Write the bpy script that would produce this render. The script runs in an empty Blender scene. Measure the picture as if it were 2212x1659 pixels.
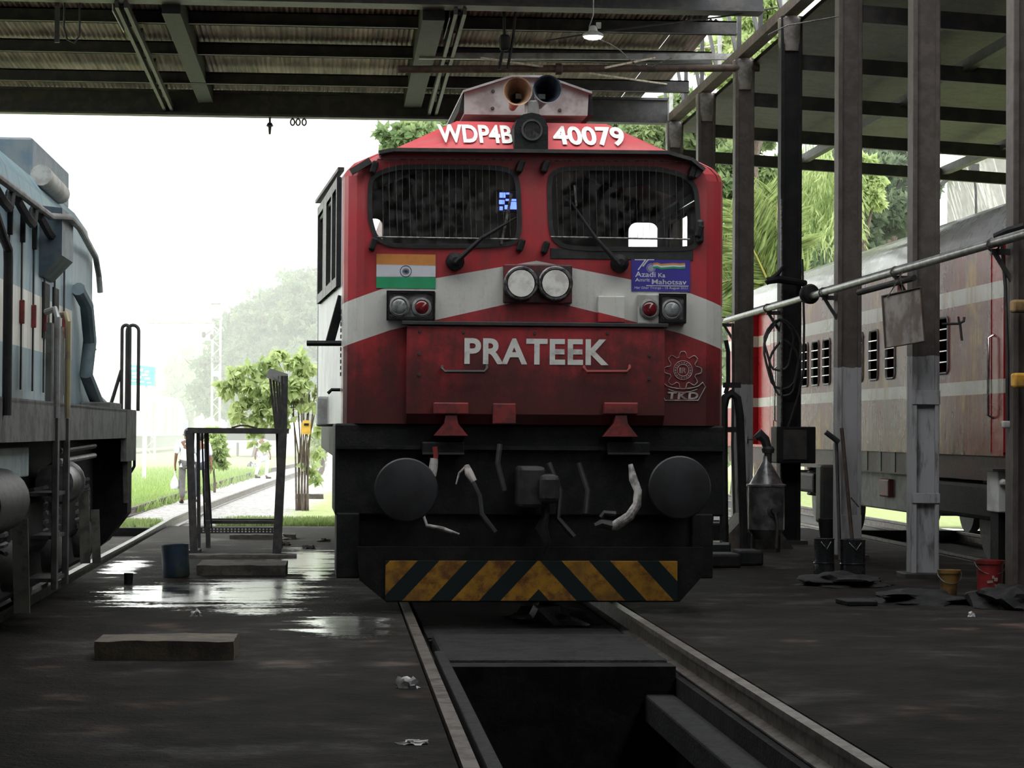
import bpy, bmesh, math, random
import numpy as np
from math import sin, cos, pi, radians as R
from mathutils import Vector, Matrix
from mathutils.geometry import tessellate_polygon
random.seed(7); rng = np.random.default_rng(7)
SC = bpy.context.scene; COL = SC.collection

# ------------------------------------------------------------ camera
F, W, H = 5000.0, 2212.0, 1659.0
YAW, PITCH, ROLL, CH = 0.0766, 0.02055, 0.0065, 1.4245
fw = Vector((sin(YAW)*cos(PITCH), cos(YAW)*cos(PITCH), sin(PITCH)))
r0 = Vector((cos(YAW), -sin(YAW), 0)); u0 = r0.cross(fw)
rt = cos(ROLL)*r0 + sin(ROLL)*u0; up = -sin(ROLL)*r0 + cos(ROLL)*u0
CAM = Vector((0, 0, CH))
cd = bpy.data.cameras.new('camera'); co = bpy.data.objects.new('camera', cd); COL.objects.link(co)
cd.sensor_width = 36; cd.lens = F/W*36; cd.clip_end = 2000
co.matrix_world = Matrix((( rt.x, up.x, -fw.x, CAM.x), (rt.y, up.y, -fw.y, CAM.y), (rt.z, up.z, -fw.z, CAM.z), (0,0,0,1)))
SC.camera = co

# ------------------------------------------------------------ world, exposure, light
SKY = 1.0
w = bpy.data.worlds.new('overcast_sky'); SC.world = w; w.use_nodes = True
wn = w.node_tree; wn.nodes.clear()
wo = wn.nodes.new('ShaderNodeOutputWorld'); wb = wn.nodes.new('ShaderNodeBackground')
wb.inputs[0].default_value = (0.97, 0.99, 1.0, 1); wb.inputs[1].default_value = SKY
wn.links.new(wb.outputs[0], wo.inputs[0])
SC.view_settings.view_transform = 'Standard'; SC.view_settings.look = 'None'
SC.view_settings.gamma = 1; SC.view_settings.use_curve_mapping = False
SC.view_settings.exposure = 2.0
SC.cycles.max_bounces = 7; SC.cycles.diffuse_bounces = 4; SC.cycles.glossy_bounces = 3
SC.cycles.transmission_bounces = 4; SC.cycles.volume_bounces = 3; SC.cycles.transparent_max_bounces = 8
SC.cycles.use_denoising = True
SC.cycles.sample_clamp_indirect = 6
HAZE = 0.0042

# ------------------------------------------------------------ pixel helpers
def ray(px, py):
    return (fw + rt*((px-W/2)/F) + up*((H/2-py)/F))
def at(px, py, Y):
    d = ray(px, py); return CAM + d*(Y/d.y)
def atX(px, py, X):
    d = ray(px, py); return CAM + d*(X/d.x)
def gz(px, py, z=0.0):
    d = ray(px, py); return CAM + d*((z-CH)/d.z)

# ------------------------------------------------------------ node DSL
class S:
    def __init__(s, nt, o): s.nt, s.o = nt, o
    def m(s, op, b=None, c=None):
        n = s.nt.nodes.new('ShaderNodeMath'); n.operation = op
        for i, v in enumerate((s, b, c)):
            if v is None: continue
            if isinstance(v, S): s.nt.links.new(v.o, n.inputs[i])
            else: n.inputs[i].default_value = v
        return S(s.nt, n.outputs[0])
    def __add__(s, b): return s.m('ADD', b)
    def __sub__(s, b): return s.m('SUBTRACT', b)
    def __mul__(s, b): return s.m('MULTIPLY', b)
    def __truediv__(s, b): return s.m('DIVIDE', b)
    def gt(s, b): return s.m('GREATER_THAN', b)
    def lt(s, b): return s.m('LESS_THAN', b)
    def mx(s, b): return s.m('MAXIMUM', b)
    def mn(s, b): return s.m('MINIMUM', b)
    def ab(s): return s.m('ABSOLUTE')
    def fr(s): return s.m('FRACT')
    def inv(s): return S.const(s.nt, 1.0) - s
    def sm(s, lo, hi):
        n = s.nt.nodes.new('ShaderNodeMapRange'); n.interpolation_type = 'SMOOTHSTEP'
        s.nt.links.new(s.o, n.inputs[0]); n.inputs[1].default_value = lo; n.inputs[2].default_value = hi
        return S(s.nt, n.outputs[0])
    @staticmethod
    def const(nt, v):
        n = nt.nodes.new('ShaderNodeValue'); n.outputs[0].default_value = v; return S(nt, n.outputs[0])
class M:
    def __init__(s, name):
        s.mat = bpy.data.materials.new(name); s.mat.use_nodes = True; s.nt = s.mat.node_tree; s.nt.nodes.clear()
        s.out = s.nt.nodes.new('ShaderNodeOutputMaterial')
    def coords(s, world=False):
        if world:
            g = s.nt.nodes.new('ShaderNodeNewGeometry'); v = g.outputs['Position']
        else:
            g = s.nt.nodes.new('ShaderNodeTexCoord'); v = g.outputs['Object']
        s.v = v; x = s.nt.nodes.new('ShaderNodeSeparateXYZ'); s.nt.links.new(v, x.inputs[0])
        return [S(s.nt, o) for o in x.outputs]
    def vec(s, x, y, z):
        n = s.nt.nodes.new('ShaderNodeCombineXYZ')
        for i, q in enumerate((x, y, z)):
            if isinstance(q, S): s.nt.links.new(q.o, n.inputs[i])
            else: n.inputs[i].default_value = q
        return n.outputs[0]
    def noise(s, scale, detail=4, v=None, rough=0.6, dist=0):
        n = s.nt.nodes.new('ShaderNodeTexNoise'); n.inputs['Scale'].default_value = scale
        n.inputs['Detail'].default_value = detail; n.inputs['Roughness'].default_value = rough; n.inputs['Distortion'].default_value = dist
        s.nt.links.new(v if v is not None else s.v, n.inputs['Vector'])
        return S(s.nt, n.outputs[0])
    def mix(s, f, a, b):
        n = s.nt.nodes.new('ShaderNodeMix'); n.data_type = 'RGBA'
        for i, q in ((0, f), (6, a), (7, b)):
            if isinstance(q, S): s.nt.links.new(q.o, n.inputs[i])
            elif isinstance(q, tuple): n.inputs[i].default_value = (*q, 1)
            else: n.inputs[i].default_value = q
        return S(s.nt, n.outputs[2])
    def bsdf(s, base, rough=0.6, metal=0.0, spec=0.5, bump=None, bd=0.02, coat=0, emit=None, es=0, alpha=None, trans=0, crough=.1):
        b = s.nt.nodes.new('ShaderNodeBsdfPrincipled')
        def st(k, v):
            if isinstance(v, S): s.nt.links.new(v.o, b.inputs[k])
            elif isinstance(v, tuple): b.inputs[k].default_value = (*v, 1)
            else: b.inputs[k].default_value = v
        st('Base Color', base); st('Roughness', rough); st('Metallic', metal); st('Specular IOR Level', spec)
        st('Coat Weight', coat); st('Coat Roughness', crough)
        if trans: st('Transmission Weight', trans)
        if emit is not None: st('Emission Color', emit); st('Emission Strength', es)
        if alpha is not None: st('Alpha', alpha)
        if bump is not None:
            n = s.nt.nodes.new('ShaderNodeBump'); n.inputs['Distance'].default_value = bd; n.inputs['Strength'].default_value = 1
            s.nt.links.new(bump.o, n.inputs['Height']); s.nt.links.new(n.outputs[0], b.inputs['Normal'])
        s.nt.links.new(b.outputs[0], s.out.inputs[0]); s.b = b
        return s.mat
def simple(name, c, c2=None, rough=.6, metal=0., scale=6, spec=.5, coat=0, lo=.42, hi=.62, bd=0, stretch=None, rv=.15):
    m = M(name); x, y, z = m.coords()
    v = m.vec(x*stretch[0], y*stretch[1], z*stretch[2]) if stretch else None
    n = m.noise(scale, 5, v); base = m.mix(n.sm(lo, hi), c, c2 if c2 else tuple(q*.75 for q in c))
    n2 = m.noise(scale*6, 3)
    return m.bsdf(base, rough=(n2-.5)*rv*2+rough, metal=metal, spec=spec, coat=coat, bump=(n2 if bd else None), bd=bd)

# ------------------------------------------------------------ mesh builder
LOCALROOT = set()
class MB:
    def __init__(s): s.v = []; s.f = []
    def add(s, vs, fs):
        o = len(s.v); s.v += [tuple(q) for q in vs]; s.f += [tuple(o+i for i in f) for f in fs]; return s
    def box(s, c, d, M3=None, bev=0):
        hx, hy, hz = d[0]/2, d[1]/2, d[2]/2
        if bev:
            e = min(bev, hx*.9, hy*.9, hz*.9)
            pts = []; fs = []
            bm = bmesh.new(); bmesh.ops.create_cube(bm, size=1)
            for q in bm.verts: q.co = Vector((q.co.x*d[0], q.co.y*d[1], q.co.z*d[2]))
            bmesh.ops.bevel(bm, geom=list(bm.edges), offset=e, segments=2, affect='EDGES', profile=.5)
            bm.verts.index_update(); pts = [q.co.copy() for q in bm.verts]; fs = [[q.index for q in f.verts] for f in bm.faces]; bm.free()
        else:
            pts = [Vector((x, y, z)) for x in (-hx, hx) for y in (-hy, hy) for z in (-hz, hz)]
            fs = [(0,1,3,2),(4,6,7,5),(0,4,5,1),(2,3,7,6),(0,2,6,4),(1,5,7,3)]
        if M3: pts = [M3 @ p for p in pts]
        c = Vector(c); return s.add([p+c for p in pts], fs)
    def bb(s, x0, x1, y0, y1, z0, z1, bev=0):
        return s.box(((x0+x1)/2, (y0+y1)/2, (z0+z1)/2), (abs(x1-x0), abs(y1-y0), abs(z1-z0)), None, bev)
    def beam(s, a, b, wd, hd, upv=(0,0,1)):
        a, b = Vector(a), Vector(b); d = (b-a); L = d.length; d.normalize(); U = Vector(upv)
        if abs(d.dot(U)) > .99: U = Vector((0,1,0))
        x = d.cross(U).normalized(); z = x.cross(d)
        return s.box((a+b)/2, (wd, L, hd), Matrix((x, d, z)).transposed())
    def tube(s, pts, r, n=10, caps=True, closed=False):
        pts = [Vector(p) for p in pts]; k = len(pts); rs = r if isinstance(r, (list, tuple)) else [r]*k
        vs = []; prev = None
        for i, p in enumerate(pts):
            t = (pts[min(i+1, k-1)] - pts[max(i-1, 0)])
            if closed: t = pts[(i+1) % k]-pts[(i-1) % k]
            t.normalize()
            if prev is None:
                a = t.cross(Vector((0,0,1)));
                if a.length < .05: a = t.cross(Vector((0,1,0)))
                a.normalize()
            else:
                a = prev - t*prev.dot(t)
                if a.length < 1e-4: a = t.orthogonal()
                a.normalize()
            prev = a; b = t.cross(a)
            for j in range(n):
                q = 2*pi*j/n; vs.append(p + (a*cos(q)+b*sin(q))*rs[i])
        fs = []
        for i in range(k if closed else k-1):
            i2 = (i+1) % k
            for j in range(n):
                fs.append((i*n+j, i*n+(j+1)%n, i2*n+(j+1)%n, i2*n+j))
        if caps and not closed: fs += [tuple(range(n))[::-1], tuple((k-1)*n+j for j in range(n))]
        return s.add(vs, fs)
    def lathe(s, c, axis, prof, n=24):   # prof: (dist along axis, radius)
        c = Vector(c); ax = Vector(axis).normalized(); a = ax.orthogonal().normalized(); b = ax.cross(a)
        vs = []; fs = []
        for (t, r) in prof:
            for j in range(n):
                q = 2*pi*j/n; vs.append(c + ax*t + (a*cos(q)+b*sin(q))*max(r, 1e-4))
        for i in range(len(prof)-1):
            for j in range(n): fs.append((i*n+j, i*n+(j+1)%n, (i+1)*n+(j+1)%n, (i+1)*n+j))
        fs += [tuple(range(n))[::-1], tuple((len(prof)-1)*n+j for j in range(n))]
        return s.add(vs, fs)
    def prism(s, poly, fmap, a, b):     # poly 2d, fmap(u,v,t)->3d
        n = len(poly); vs = [fmap(u, v, a) for u, v in poly] + [fmap(u, v, b) for u, v in poly]
        fs = [tuple(range(n)), tuple(range(n, 2*n))[::-1]] + [(i, (i+1)%n, n+(i+1)%n, n+i) for i in range(n)]
        return s.add(vs, fs)
    def panel(s, outer, holes, fmap, thick=None):   # planar sheet with holes
        loops = [[Vector((u, v, 0)) for u, v in l] for l in [outer]+holes]
        flat = [p for l in loops for p in l]; tris = tessellate_polygon(loops)
        s.add([fmap(p.x, p.y) for p in flat], tris)
        return s
    def loft(s, rings, closed=False, cap0=False, cap1=False):
        n = len(rings[0]); vs = [p for r_ in rings for p in r_]; fs = []
        for i in range(len(rings)-1):
            for j in range(n if closed else n-1): fs.append((i*n+j, i*n+(j+1)%n, (i+1)*n+(j+1)%n, (i+1)*n+j))
        if cap0: fs.append(tuple(range(n))[::-1])
        if cap1: fs.append(tuple((len(rings)-1)*n+j for j in range(n)))
        return s.add(vs, fs)
    def build(s, name, mat, parent=None, smooth=False, fix=True, autos=35):
        me = bpy.data.meshes.new(name); root = parent
        while root is not None and root.parent is not None: root = root.parent
        v = np.array(s.v, dtype=float)
        o = bpy.data.objects.new(name, me); COL.objects.link(o)
        if parent is not None:
            if root.name not in LOCALROOT: v = v - np.array(root.location)
            o.parent = parent
        else:
            c = np.array([(v[:,0].min()+v[:,0].max())/2, (v[:,1].min()+v[:,1].max())/2, v[:,2].min()])
            v = v - c; o.location = c
        me.from_pydata([tuple(q) for q in v], [], s.f)
        if fix:
            bm = bmesh.new(); bm.from_mesh(me); bmesh.ops.recalc_face_normals(bm, faces=bm.faces); bm.to_mesh(me); bm.free()
        me.materials.append(mat)
        if smooth:
            me.polygons.foreach_set('use_smooth', [True]*len(me.polygons))
            try: me.set_sharp_from_angle(angle=R(autos))
            except Exception: pass
        me.update()
        return o
def tag(o, label=None, cat=None, group=None, kind=None):
    if label: o['label'] = label
    if cat: o['category'] = cat
    if group: o['group'] = group
    if kind: o['kind'] = kind
    return o
def thing(name, loc, label, cat, group=None, rz=0, local=False):
    o = bpy.data.objects.new(name, None); COL.objects.link(o); o.location = loc; o.rotation_euler.z = rz
    o.empty_display_size = .2
    if local: LOCALROOT.add(o.name)
    return tag(o, label, cat, group)
def struct(o): o['kind'] = 'structure'; return o
def copy_tree(o, parent=None):
    c = o.copy(); COL.objects.link(c)
    if parent: c.parent = parent
    for ch in list(o.children): copy_tree(ch, c)
    return c
def rrect(x0, x1, z0, z1, r, n=5, radii=None):
    rs = radii or (r, r, r, r); pts = []
    for (cx, cz, a0, q) in ((x1, z1, 0, rs[0]), (x0, z1, 90, rs[1]), (x0, z0, 180, rs[2]), (x1, z0, 270, rs[3])):
        ccx = cx - q if cx == x1 else cx + q; ccz = cz - q if cz == z1 else cz + q
        for i in range(n+1):
            a = R(a0 + 90*i/n); pts.append((ccx+q*cos(a), ccz+q*sin(a)))
    return pts
def text_obj(body, rect, place, name, mat, parent, bold=.02, thick=.004, spacing=1.0):
    cu = bpy.data.curves.new('t', 'FONT'); cu.body = body; cu.size = 1; cu.offset = bold; cu.space_character = spacing; cu.resolution_u = 4
    to = bpy.data.objects.new('t', cu); COL.objects.link(to)
    bpy.context.view_layer.update()
    me = bpy.data.meshes.new_from_object(to.evaluated_get(bpy.context.evaluated_depsgraph_get()))
    v = np.array([q.co[:] for q in me.vertices]); fs = [tuple(p.vertices) for p in me.polygons]
    bpy.data.objects.remove(to); bpy.data.curves.remove(cu); bpy.data.meshes.remove(me)
    x0, x1 = v[:,0].min(), v[:,0].max(); y0, y1 = v[:,1].min(), v[:,1].max()
    u = rect[0] + (v[:,0]-x0)/(x1-x0)*(rect[1]-rect[0]); t = rect[2] + (v[:,1]-y0)/(y1-y0)*(rect[3]-rect[2])
    mb = MB(); mb.add([place(a, b) for a, b in zip(u, t)], fs)
    return mb.build(name, mat, parent, fix=False)

# ------------------------------------------------------------ materials
dark_steel = simple('dark_steel', (.022,.023,.025), (.045,.04,.036), .55, 0, 5, bd=.002)
black_grime = simple('black_grime', (.0065,.007,.008), (.014,.0135,.013), .65, 0, 7, spec=.25, bd=.004)
grey_metal = simple('grey_metal', (.30,.31,.31), (.20,.19,.18), .5, .3, 6)
light_grey = simple('light_grey_paint', (.42,.43,.41), (.30,.29,.27), .5, 0, 9)
chrome = simple('chrome', (.75,.75,.73), (.5,.5,.5), .18, 1, 20)
rubber = simple('rubber', (.018,.018,.019), (.03,.03,.03), .5, 0, 10)
rust_steel = simple('rusty_steel', (.09,.06,.045), (.05,.035,.03), .7, .1, 8, bd=.003)
rail_top = simple('rail_steel', (.16,.145,.13), (.08,.065,.055), .45, .6, 9, bd=.002)
letter_white = simple('letter_white', (.66,.66,.62), (.42,.40,.38), .5, 0, 9, lo=.5, hi=.72)
wire_mat = simple('wire_metal', (.16,.155,.15), (.05,.045,.04), .45, .5, 30)
concrete_d = simple('dark_concrete', (.10,.085,.07), (.05,.045,.04), .8, 0, 6, bd=.01)
white_paint = simple('white_paint', (.62,.63,.6), (.45,.45,.42), .5, 0, 5)
yellow_p = simple('yellow_paint', (.62,.33,.03), (.3,.17,.04), .55, 0, 6)
red_small = simple('dull_red_paint', (.22,.025,.025), (.10,.02,.02), .55, 0, 9)
blue_p = simple('blue_print', (.045,.035,.30), (.04,.03,.24), .4, 0, 4)
saffron = simple('saffron', (.62,.25,.06), (.55,.20,.05), .5, 0, 5)
flagwhite = simple('flag_white', (.60,.62,.66), (.55,.56,.6), .5, 0, 5)
flaggreen = simple('flag_green', (.02,.30,.13), (.02,.26,.11), .5, 0, 5)
navy = simple('navy', (.03,.035,.09), None, .5, 0, 5)
tan_p = simple('tan_paint', (.33,.20,.12), (.16,.09,.06), .5, 0, 8)
skin_m = simple('skin', (.20,.10,.06), None, .6, 0, 8)
shirt_m = simple('white_shirt', (.75,.76,.78), (.6,.62,.66), .8, 0, 8)
cloth_dark = simple('dark_trouser', (.05,.055,.075), None, .85, 0, 8)
cloth_grey = simple('grey_trouser', (.14,.13,.125), None, .85, 0, 8)
cloth_white = simple('white_cloth', (.7,.71,.73), (.6,.6,.62), .85, 0, 8)
hair_m = simple('black_hair', (.015,.013,.012), None, .6, 0, 20)
def emis(name, c, s):
    m = M(name); e = m.nt.nodes.new('ShaderNodeEmission'); e.inputs[0].default_value = (*c, 1); e.inputs[1].default_value = s
    m.nt.links.new(e.outputs[0], m.out.inputs[0]); return m.mat
lamp_glow = emis('lamp_glow', (.93,.96,1), 14)
screen_glow = emis('screen_glow', (.10,.16,1), 1.1)
def glass(name='glass', c=(.75,.8,.8), rough=.02, alpha=.22):
    m = M(name); x, y, z = m.coords(); n = m.noise(14, 5)
    g = m.nt.nodes.new('ShaderNodeBsdfGlossy'); g.inputs['Roughness'].default_value = rough; g.inputs[0].default_value = (1,1,1,1)
    t = m.nt.nodes.new('ShaderNodeBsdfTransparent'); t.inputs[0].default_value = (*c, 1)
    d = m.nt.nodes.new('ShaderNodeBsdfDiffuse'); d.inputs[0].default_value = (.25,.25,.24,1)
    mx = m.nt.nodes.new('ShaderNodeMixShader'); fr = m.nt.nodes.new('ShaderNodeFresnel'); fr.inputs[0].default_value = 1.45
    mx2 = m.nt.nodes.new('ShaderNodeMixShader')
    m.nt.links.new(fr.outputs[0], mx.inputs[0]); m.nt.links.new(t.outputs[0], mx.inputs[1]); m.nt.links.new(g.outputs[0], mx.inputs[2])
    m.nt.links.new((n.sm(.35, .75)*alpha).o, mx2.inputs[0]); m.nt.links.new(mx.outputs[0], mx2.inputs[1]); m.nt.links.new(d.outputs[0], mx2.inputs[2])
    m.nt.links.new(mx2.outputs[0], m.out.inputs[0]); return m.mat
glass_m = glass()
def leafmat(name, c1, c2, tr=.45):
    m = M(name); x, y, z = m.coords(True); n = m.noise(1.1, 3); n2 = m.noise(9, 2)
    base = m.mix((n*.6+n2*.4).sm(.38, .62), c1, c2)
    d = m.nt.nodes.new('ShaderNodeBsdfDiffuse'); t = m.nt.nodes.new('ShaderNodeBsdfTranslucent'); mx = m.nt.nodes.new('ShaderNodeMixShader')
    m.nt.links.new(base.o, d.inputs[0]); m.nt.links.new(base.o, t.inputs[0]); mx.inputs[0].default_value = tr
    m.nt.links.new(d.outputs[0], mx.inputs[1]); m.nt.links.new(t.outputs[0], mx.inputs[2]); m.nt.links.new(mx.outputs[0], m.out.inputs[0])
    return m.mat
leaf_bright = leafmat('leaf_bright', (.52,.60,.30), (.32,.42,.17))
leaf_mid = leafmat('leaf_mid', (.34,.42,.20), (.16,.24,.11))
leaf_dark = leafmat('leaf_dark', (.20,.26,.15), (.09,.13,.08), .35)
leaf_palm = leafmat('leaf_palm', (.40,.48,.20), (.25,.34,.12))
grass_m = leafmat('grass_blades', (.36,.46,.19), (.24,.34,.11))
bark = simple('bark', (.12,.09,.07), (.07,.055,.04), .85, 0, 8, bd=.01)

def floor_material():
    m = M('wet_floor'); x, y, z = m.coords(True)
    big = m.noise(.45, 4); med = m.noise(2.2, 5, rough=.65); fine = m.noise(26, 4, rough=.7)
    streak = m.noise(1, 5, m.vec(x*.9, y*3.0, z), rough=.65, dist=.6)
    base = m.mix((med*.6+big*.4).sm(.35, .65), (.014,.013,.0125), (.032,.028,.026))
    base = m.mix((m.noise(1.1, 3)).sm(.60, .74)*.6, base, (.12,.075,.055))
    def ell(cx, cy, rx, ry):
        a = (x-cx)/rx; b = (y-cy)/ry
        return (a*a+b*b).m('SQRT').inv()
    reg = None
    for e in PUDDLES:
        q = ell(*e); reg = q if reg is None else reg.mx(q)
    wet = (reg*1.2+(streak-.5)*3.0+(fine-.5)*1.6-.1).sm(.10, .30)
    damp = ((big-.5)*2.2+(med-.5)*1.6+(streak-.5)*.8+.0).sm(.0, .8)*.7
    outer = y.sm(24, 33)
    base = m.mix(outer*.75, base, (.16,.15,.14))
    base = m.mix(wet*.5, base, (.012,.012,.013))
    rough = (wet*-.62)+.78 - damp*.30
    spec = wet*.6+.04+damp*.16
    return m.bsdf(base, rough=rough.mx(.07), spec=spec.mn(.6), bump=(fine*.5+med*1.2)*(wet*-.965+1.0), bd=.05)
def px_ell(x0, x1, y0, y1):
    a = gz((x0+x1)/2, (y0+y1)/2); l = gz(x0, (y0+y1)/2); r_ = gz(x1, (y0+y1)/2); n = gz((x0+x1)/2, y1); f = gz((x0+x1)/2, y0)
    return (a.x, (n.y+f.y)/2, abs(r_.x-l.x)/2, abs(f.y-n.y)/2)
PUDDLES = [px_ell(210, 560, 1255, 1318), px_ell(420, 700, 1232, 1330), px_ell(620, 880, 1325, 1380), px_ell(560, 760, 1180, 1250), px_ell(215, 320, 1205, 1245),
           px_ell(640, 720, 1225, 1262)]
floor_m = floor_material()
pit_m = simple('oily_pit', (.010,.010,.011), (.02,.019,.018), .85, 0, 4, spec=.15, bd=.01)
ledge_m = simple('pit_edge_slab', (.018,.018,.019), (.010,.010,.011), .75, 0, 5, spec=.2, bd=.01)
def ground_material():
    m = M('ground'); x, y, z = m.coords(True)
    n = m.noise(1.3, 5); s = m.noise(9, 4, rough=.8)
    ballast = m.mix(s.sm(.35, .65), (.20,.19,.18), (.50,.49,.47)); g = m.mix(s.sm(.3, .7), (.22,.27,.11), (.38,.44,.20))
    # pale ballast along the curving track, grass elsewhere
    cx = (y-36)*.040 - 3.15
    t = (x-cx).ab()
    bal = (t*-1+1.9+(n-.5)*2.2).sm(-.3, .3)
    bal = bal.mx((x-1.6+(n-.5)*2).sm(0, .6)*(x-9).lt(0))
    return m.bsdf(m.mix(bal, g, ballast), rough=.9, spec=.1, bump=s, bd=.05)
ground_m = ground_material()
def sheet_material():
    m = M('corrugated_sheet'); x, y, z = m.coords(True)
    n = m.noise(1, 4, m.vec(x*1.5, y*.5, z)); s = m.noise(1, 3, m.vec(x*9, y*.3, z))
    base = m.mix((n*.5+s*.5).sm(.4, .62), (.11,.085,.078), (.29,.225,.205))
    return m.bsdf(base, rough=.6, metal=0, spec=.3)
sheet_m = sheet_material()
def column_material(name, zt, dirty):
    m = M(name); x, y, z = m.coords(True); n = m.noise(6, 5, rough=.7); n2 = m.noise(1, 4, m.vec(x*12, y*12, z*2.5))
    k = ((n-.5)*.08+z).lt(zt)
    up_ = m.mix(n.sm(.4, .62), (.075,.063,.057), (.105,.09,.083))
    lo = m.mix(n2.sm(.5, .72)*dirty, (.36,.36,.37), (.07,.065,.06))
    return m.bsdf(m.mix(k, up_, lo), rough=.6, spec=.3, bump=n, bd=.003)
colm = [column_material('column_paint_a', 2.20, .8), column_material('column_paint_b', 2.18, .5), black_grime, column_material('column_paint_d', 2.12, .9),
        column_material('column_paint_e', -1, 0)]

# ------------------------------------------------------------ floor, pit, ground
TX = 1.464                     # centre of the red locomotive's track
mb = MB()
def quad(mb, x0, x1, y0, y1, z, z2=None):
    z2 = z if z2 is None else z2
    mb.add([(x0,y0,z),(x1,y0,z),(x1,y1,z2),(x0,y1,z2)], [(0,1,2,3)])
G = .8725
mb.bb(-2.42, TX-G-.055, -14, 34.5, -.30, 0)
mb.bb(TX+G+.055, 7.15, -14, 34.5, -.30, 0)
mb.bb(-14, -4.50, -14, 34.5, -.30, 0)
mb.bb(-4.50, -2.42, -14, 34.5, -.45, -.15)
mb.bb(9.95, 15, -14, 34.5, -.30, 0)
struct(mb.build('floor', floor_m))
mb = MB(); mb.bb(7.15, 9.95, -14, 60, -.5, -.2); struct(mb.build('floor', black_grime))
mb = MB(); mb.bb(.71, 2.22, -14, 14.9, -1.5, -1.25); mb.bb(.71, 2.22, 14.9, 15.15, -1.5, -.09); mb.bb(.71, 2.22, 17.05, 17.3, -1.5, -.12); mb.bb(.71, 2.22, 17.2, 34.5, -.5, -.12)
struct(mb.build('floor', pit_m))
mb = MB(); mb.bb(TX-G-.055, .71, -14, 34.5, -1.5, -.16); struct(mb.build('wall_pit_left', pit_m))
mb = MB(); mb.bb(2.22, TX+G+.055, -14, 34.5, -1.5, -.16); struct(mb.build('wall_pit_right', pit_m))
mb = MB(); mb.bb(-14, 15, 34.4, 34.6, -1.5, -.032); struct(mb.build('trim_floor_edge', pit_m))
mb = MB(); mb.bb(.665, .735, -14, 15.15, -.155, -.012, .01); tag(mb.build('pit_curb', ledge_m), 'flat dark curb strip along the left edge of the inspection pit', 'curb')
mb = MB(); mb.bb(2.02, 2.215, -14, 15.0, -.45, -.27, .015); tag(mb.build('pit_curb', ledge_m), 'lower dark ledge along the right wall of the inspection pit', 'curb')
mb = MB(); mb.bb(.73, 2.215, 15.2, 17.1, -.28, -.07, .03)
tag(mb.build('pit_cover_slab', ledge_m), 'dark slab covering the pit just in front of the red locomotive', 'slab')
mb = MB(); mb.bb(11.2, 11.5, -14, 33, 0, .75); struct(mb.build('wall_added_backing', black_grime))  # low dark wall added to block bright ground behind the coach
# outdoor ground, falling a little behind the shed
def gh(y): return -.03 - .27*min(1, max(0, (y-34.5)/9))
mb = MB(); ys = [34.5, 37, 40, 43.5, 60, 100, 200, 420]
for a, b in zip(ys[:-1], ys[1:]):
    quad(mb, -160, 7.15, a, b, gh(a), gh(b)); quad(mb, 9.95, 160, a, b, gh(a), gh(b))
    if a >= 60: quad(mb, 7.15, 9.95, a, b, gh(a), gh(b))
quad(mb, -160, -14, -60, 34.5, -.05, -.03); quad(mb, 15, 160, -60, 34.5, -.05, -.03); quad(mb, -14, 15, -60, -14, -.05)
struct(mb.build('ground', ground_m, fix=False))

# ------------------------------------------------------------ rails
def rail_prof(): return [(-.035,0),(.035,0),(.035,-.035),(.010,-.05),(.010,-.13),(.07,-.145),(.07,-.155),(-.07,-.155),(-.07,-.145),(-.010,-.13),(-.010,-.05),(-.035,-.035)]
def rail(path, label, group, name='rail', m=None):
    rings = []; path = [Vector(p) for p in path]
    for i, p in enumerate(path):
        t = (path[min(i+1, len(path)-1)]-path[max(i-1, 0)]); t.z = 0; t.normalize(); sx = Vector((t.y, -t.x, 0))
        rings.append([p + sx*a*1.0 + Vector((0,0,b)) for a, b in rail_prof()])
    mb = MB(); mb.loft(rings, closed=True, cap0=True, cap1=True)
    return tag(mb.build(name, m or rail_top), label, 'rail', group)
rail([(TX-G,-6,.003),(TX-G,34,.003)], 'left rail leading to the red locomotive, bright worn head beside the pit curb', 'rails of the pit track')
rail([(TX+G,-6,.003),(TX+G,34,.003)], 'right rail leading to the red locomotive, to the right of the dark pit', 'rails of the pit track')
def gpath(pts, dz=.16):
    out = []
    for px, py in pts:
        p = gz(px, py, 0)
        for _ in range(12): p = gz(px, py, gh(p.y)+dz if p.y > 34.5 else 0.0)
        out.append(p)
    return out
r2 = gpath([(370,1118),(440,1090),(480,1075),(560,1047),(620,1026),(705,1000)])
rail([(-2.60,6,0),(-2.60,24,0),(-2.58,30,0)]+r2, 'rail beside the blue locomotive curving away right into the yard', 'rails of the blue locomotive track')
r1 = gpath([(290,1094),(340,1078),(400,1061),(500,1032),(560,1016),(640,1001),(706,990)])
rust_dark = simple('rusty_rail', (.06,.04,.032), (.035,.026,.022), .7, 0, 9)
rail([(-4.34,6,0),(-4.34,24,0),(-4.2,33,0)]+r1, 'farther rail of the curving track, behind the two walkers', 'rails of the blue locomotive track', m=rust_dark)
for sx, nm in ((-1, 'nearer'), (1, 'farther')):
    rail([(8.55+sx*G,8,-.04),(8.55+sx*G,58,-.04)], nm+' rail under the maroon passenger coach', 'rails under the coach')

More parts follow.
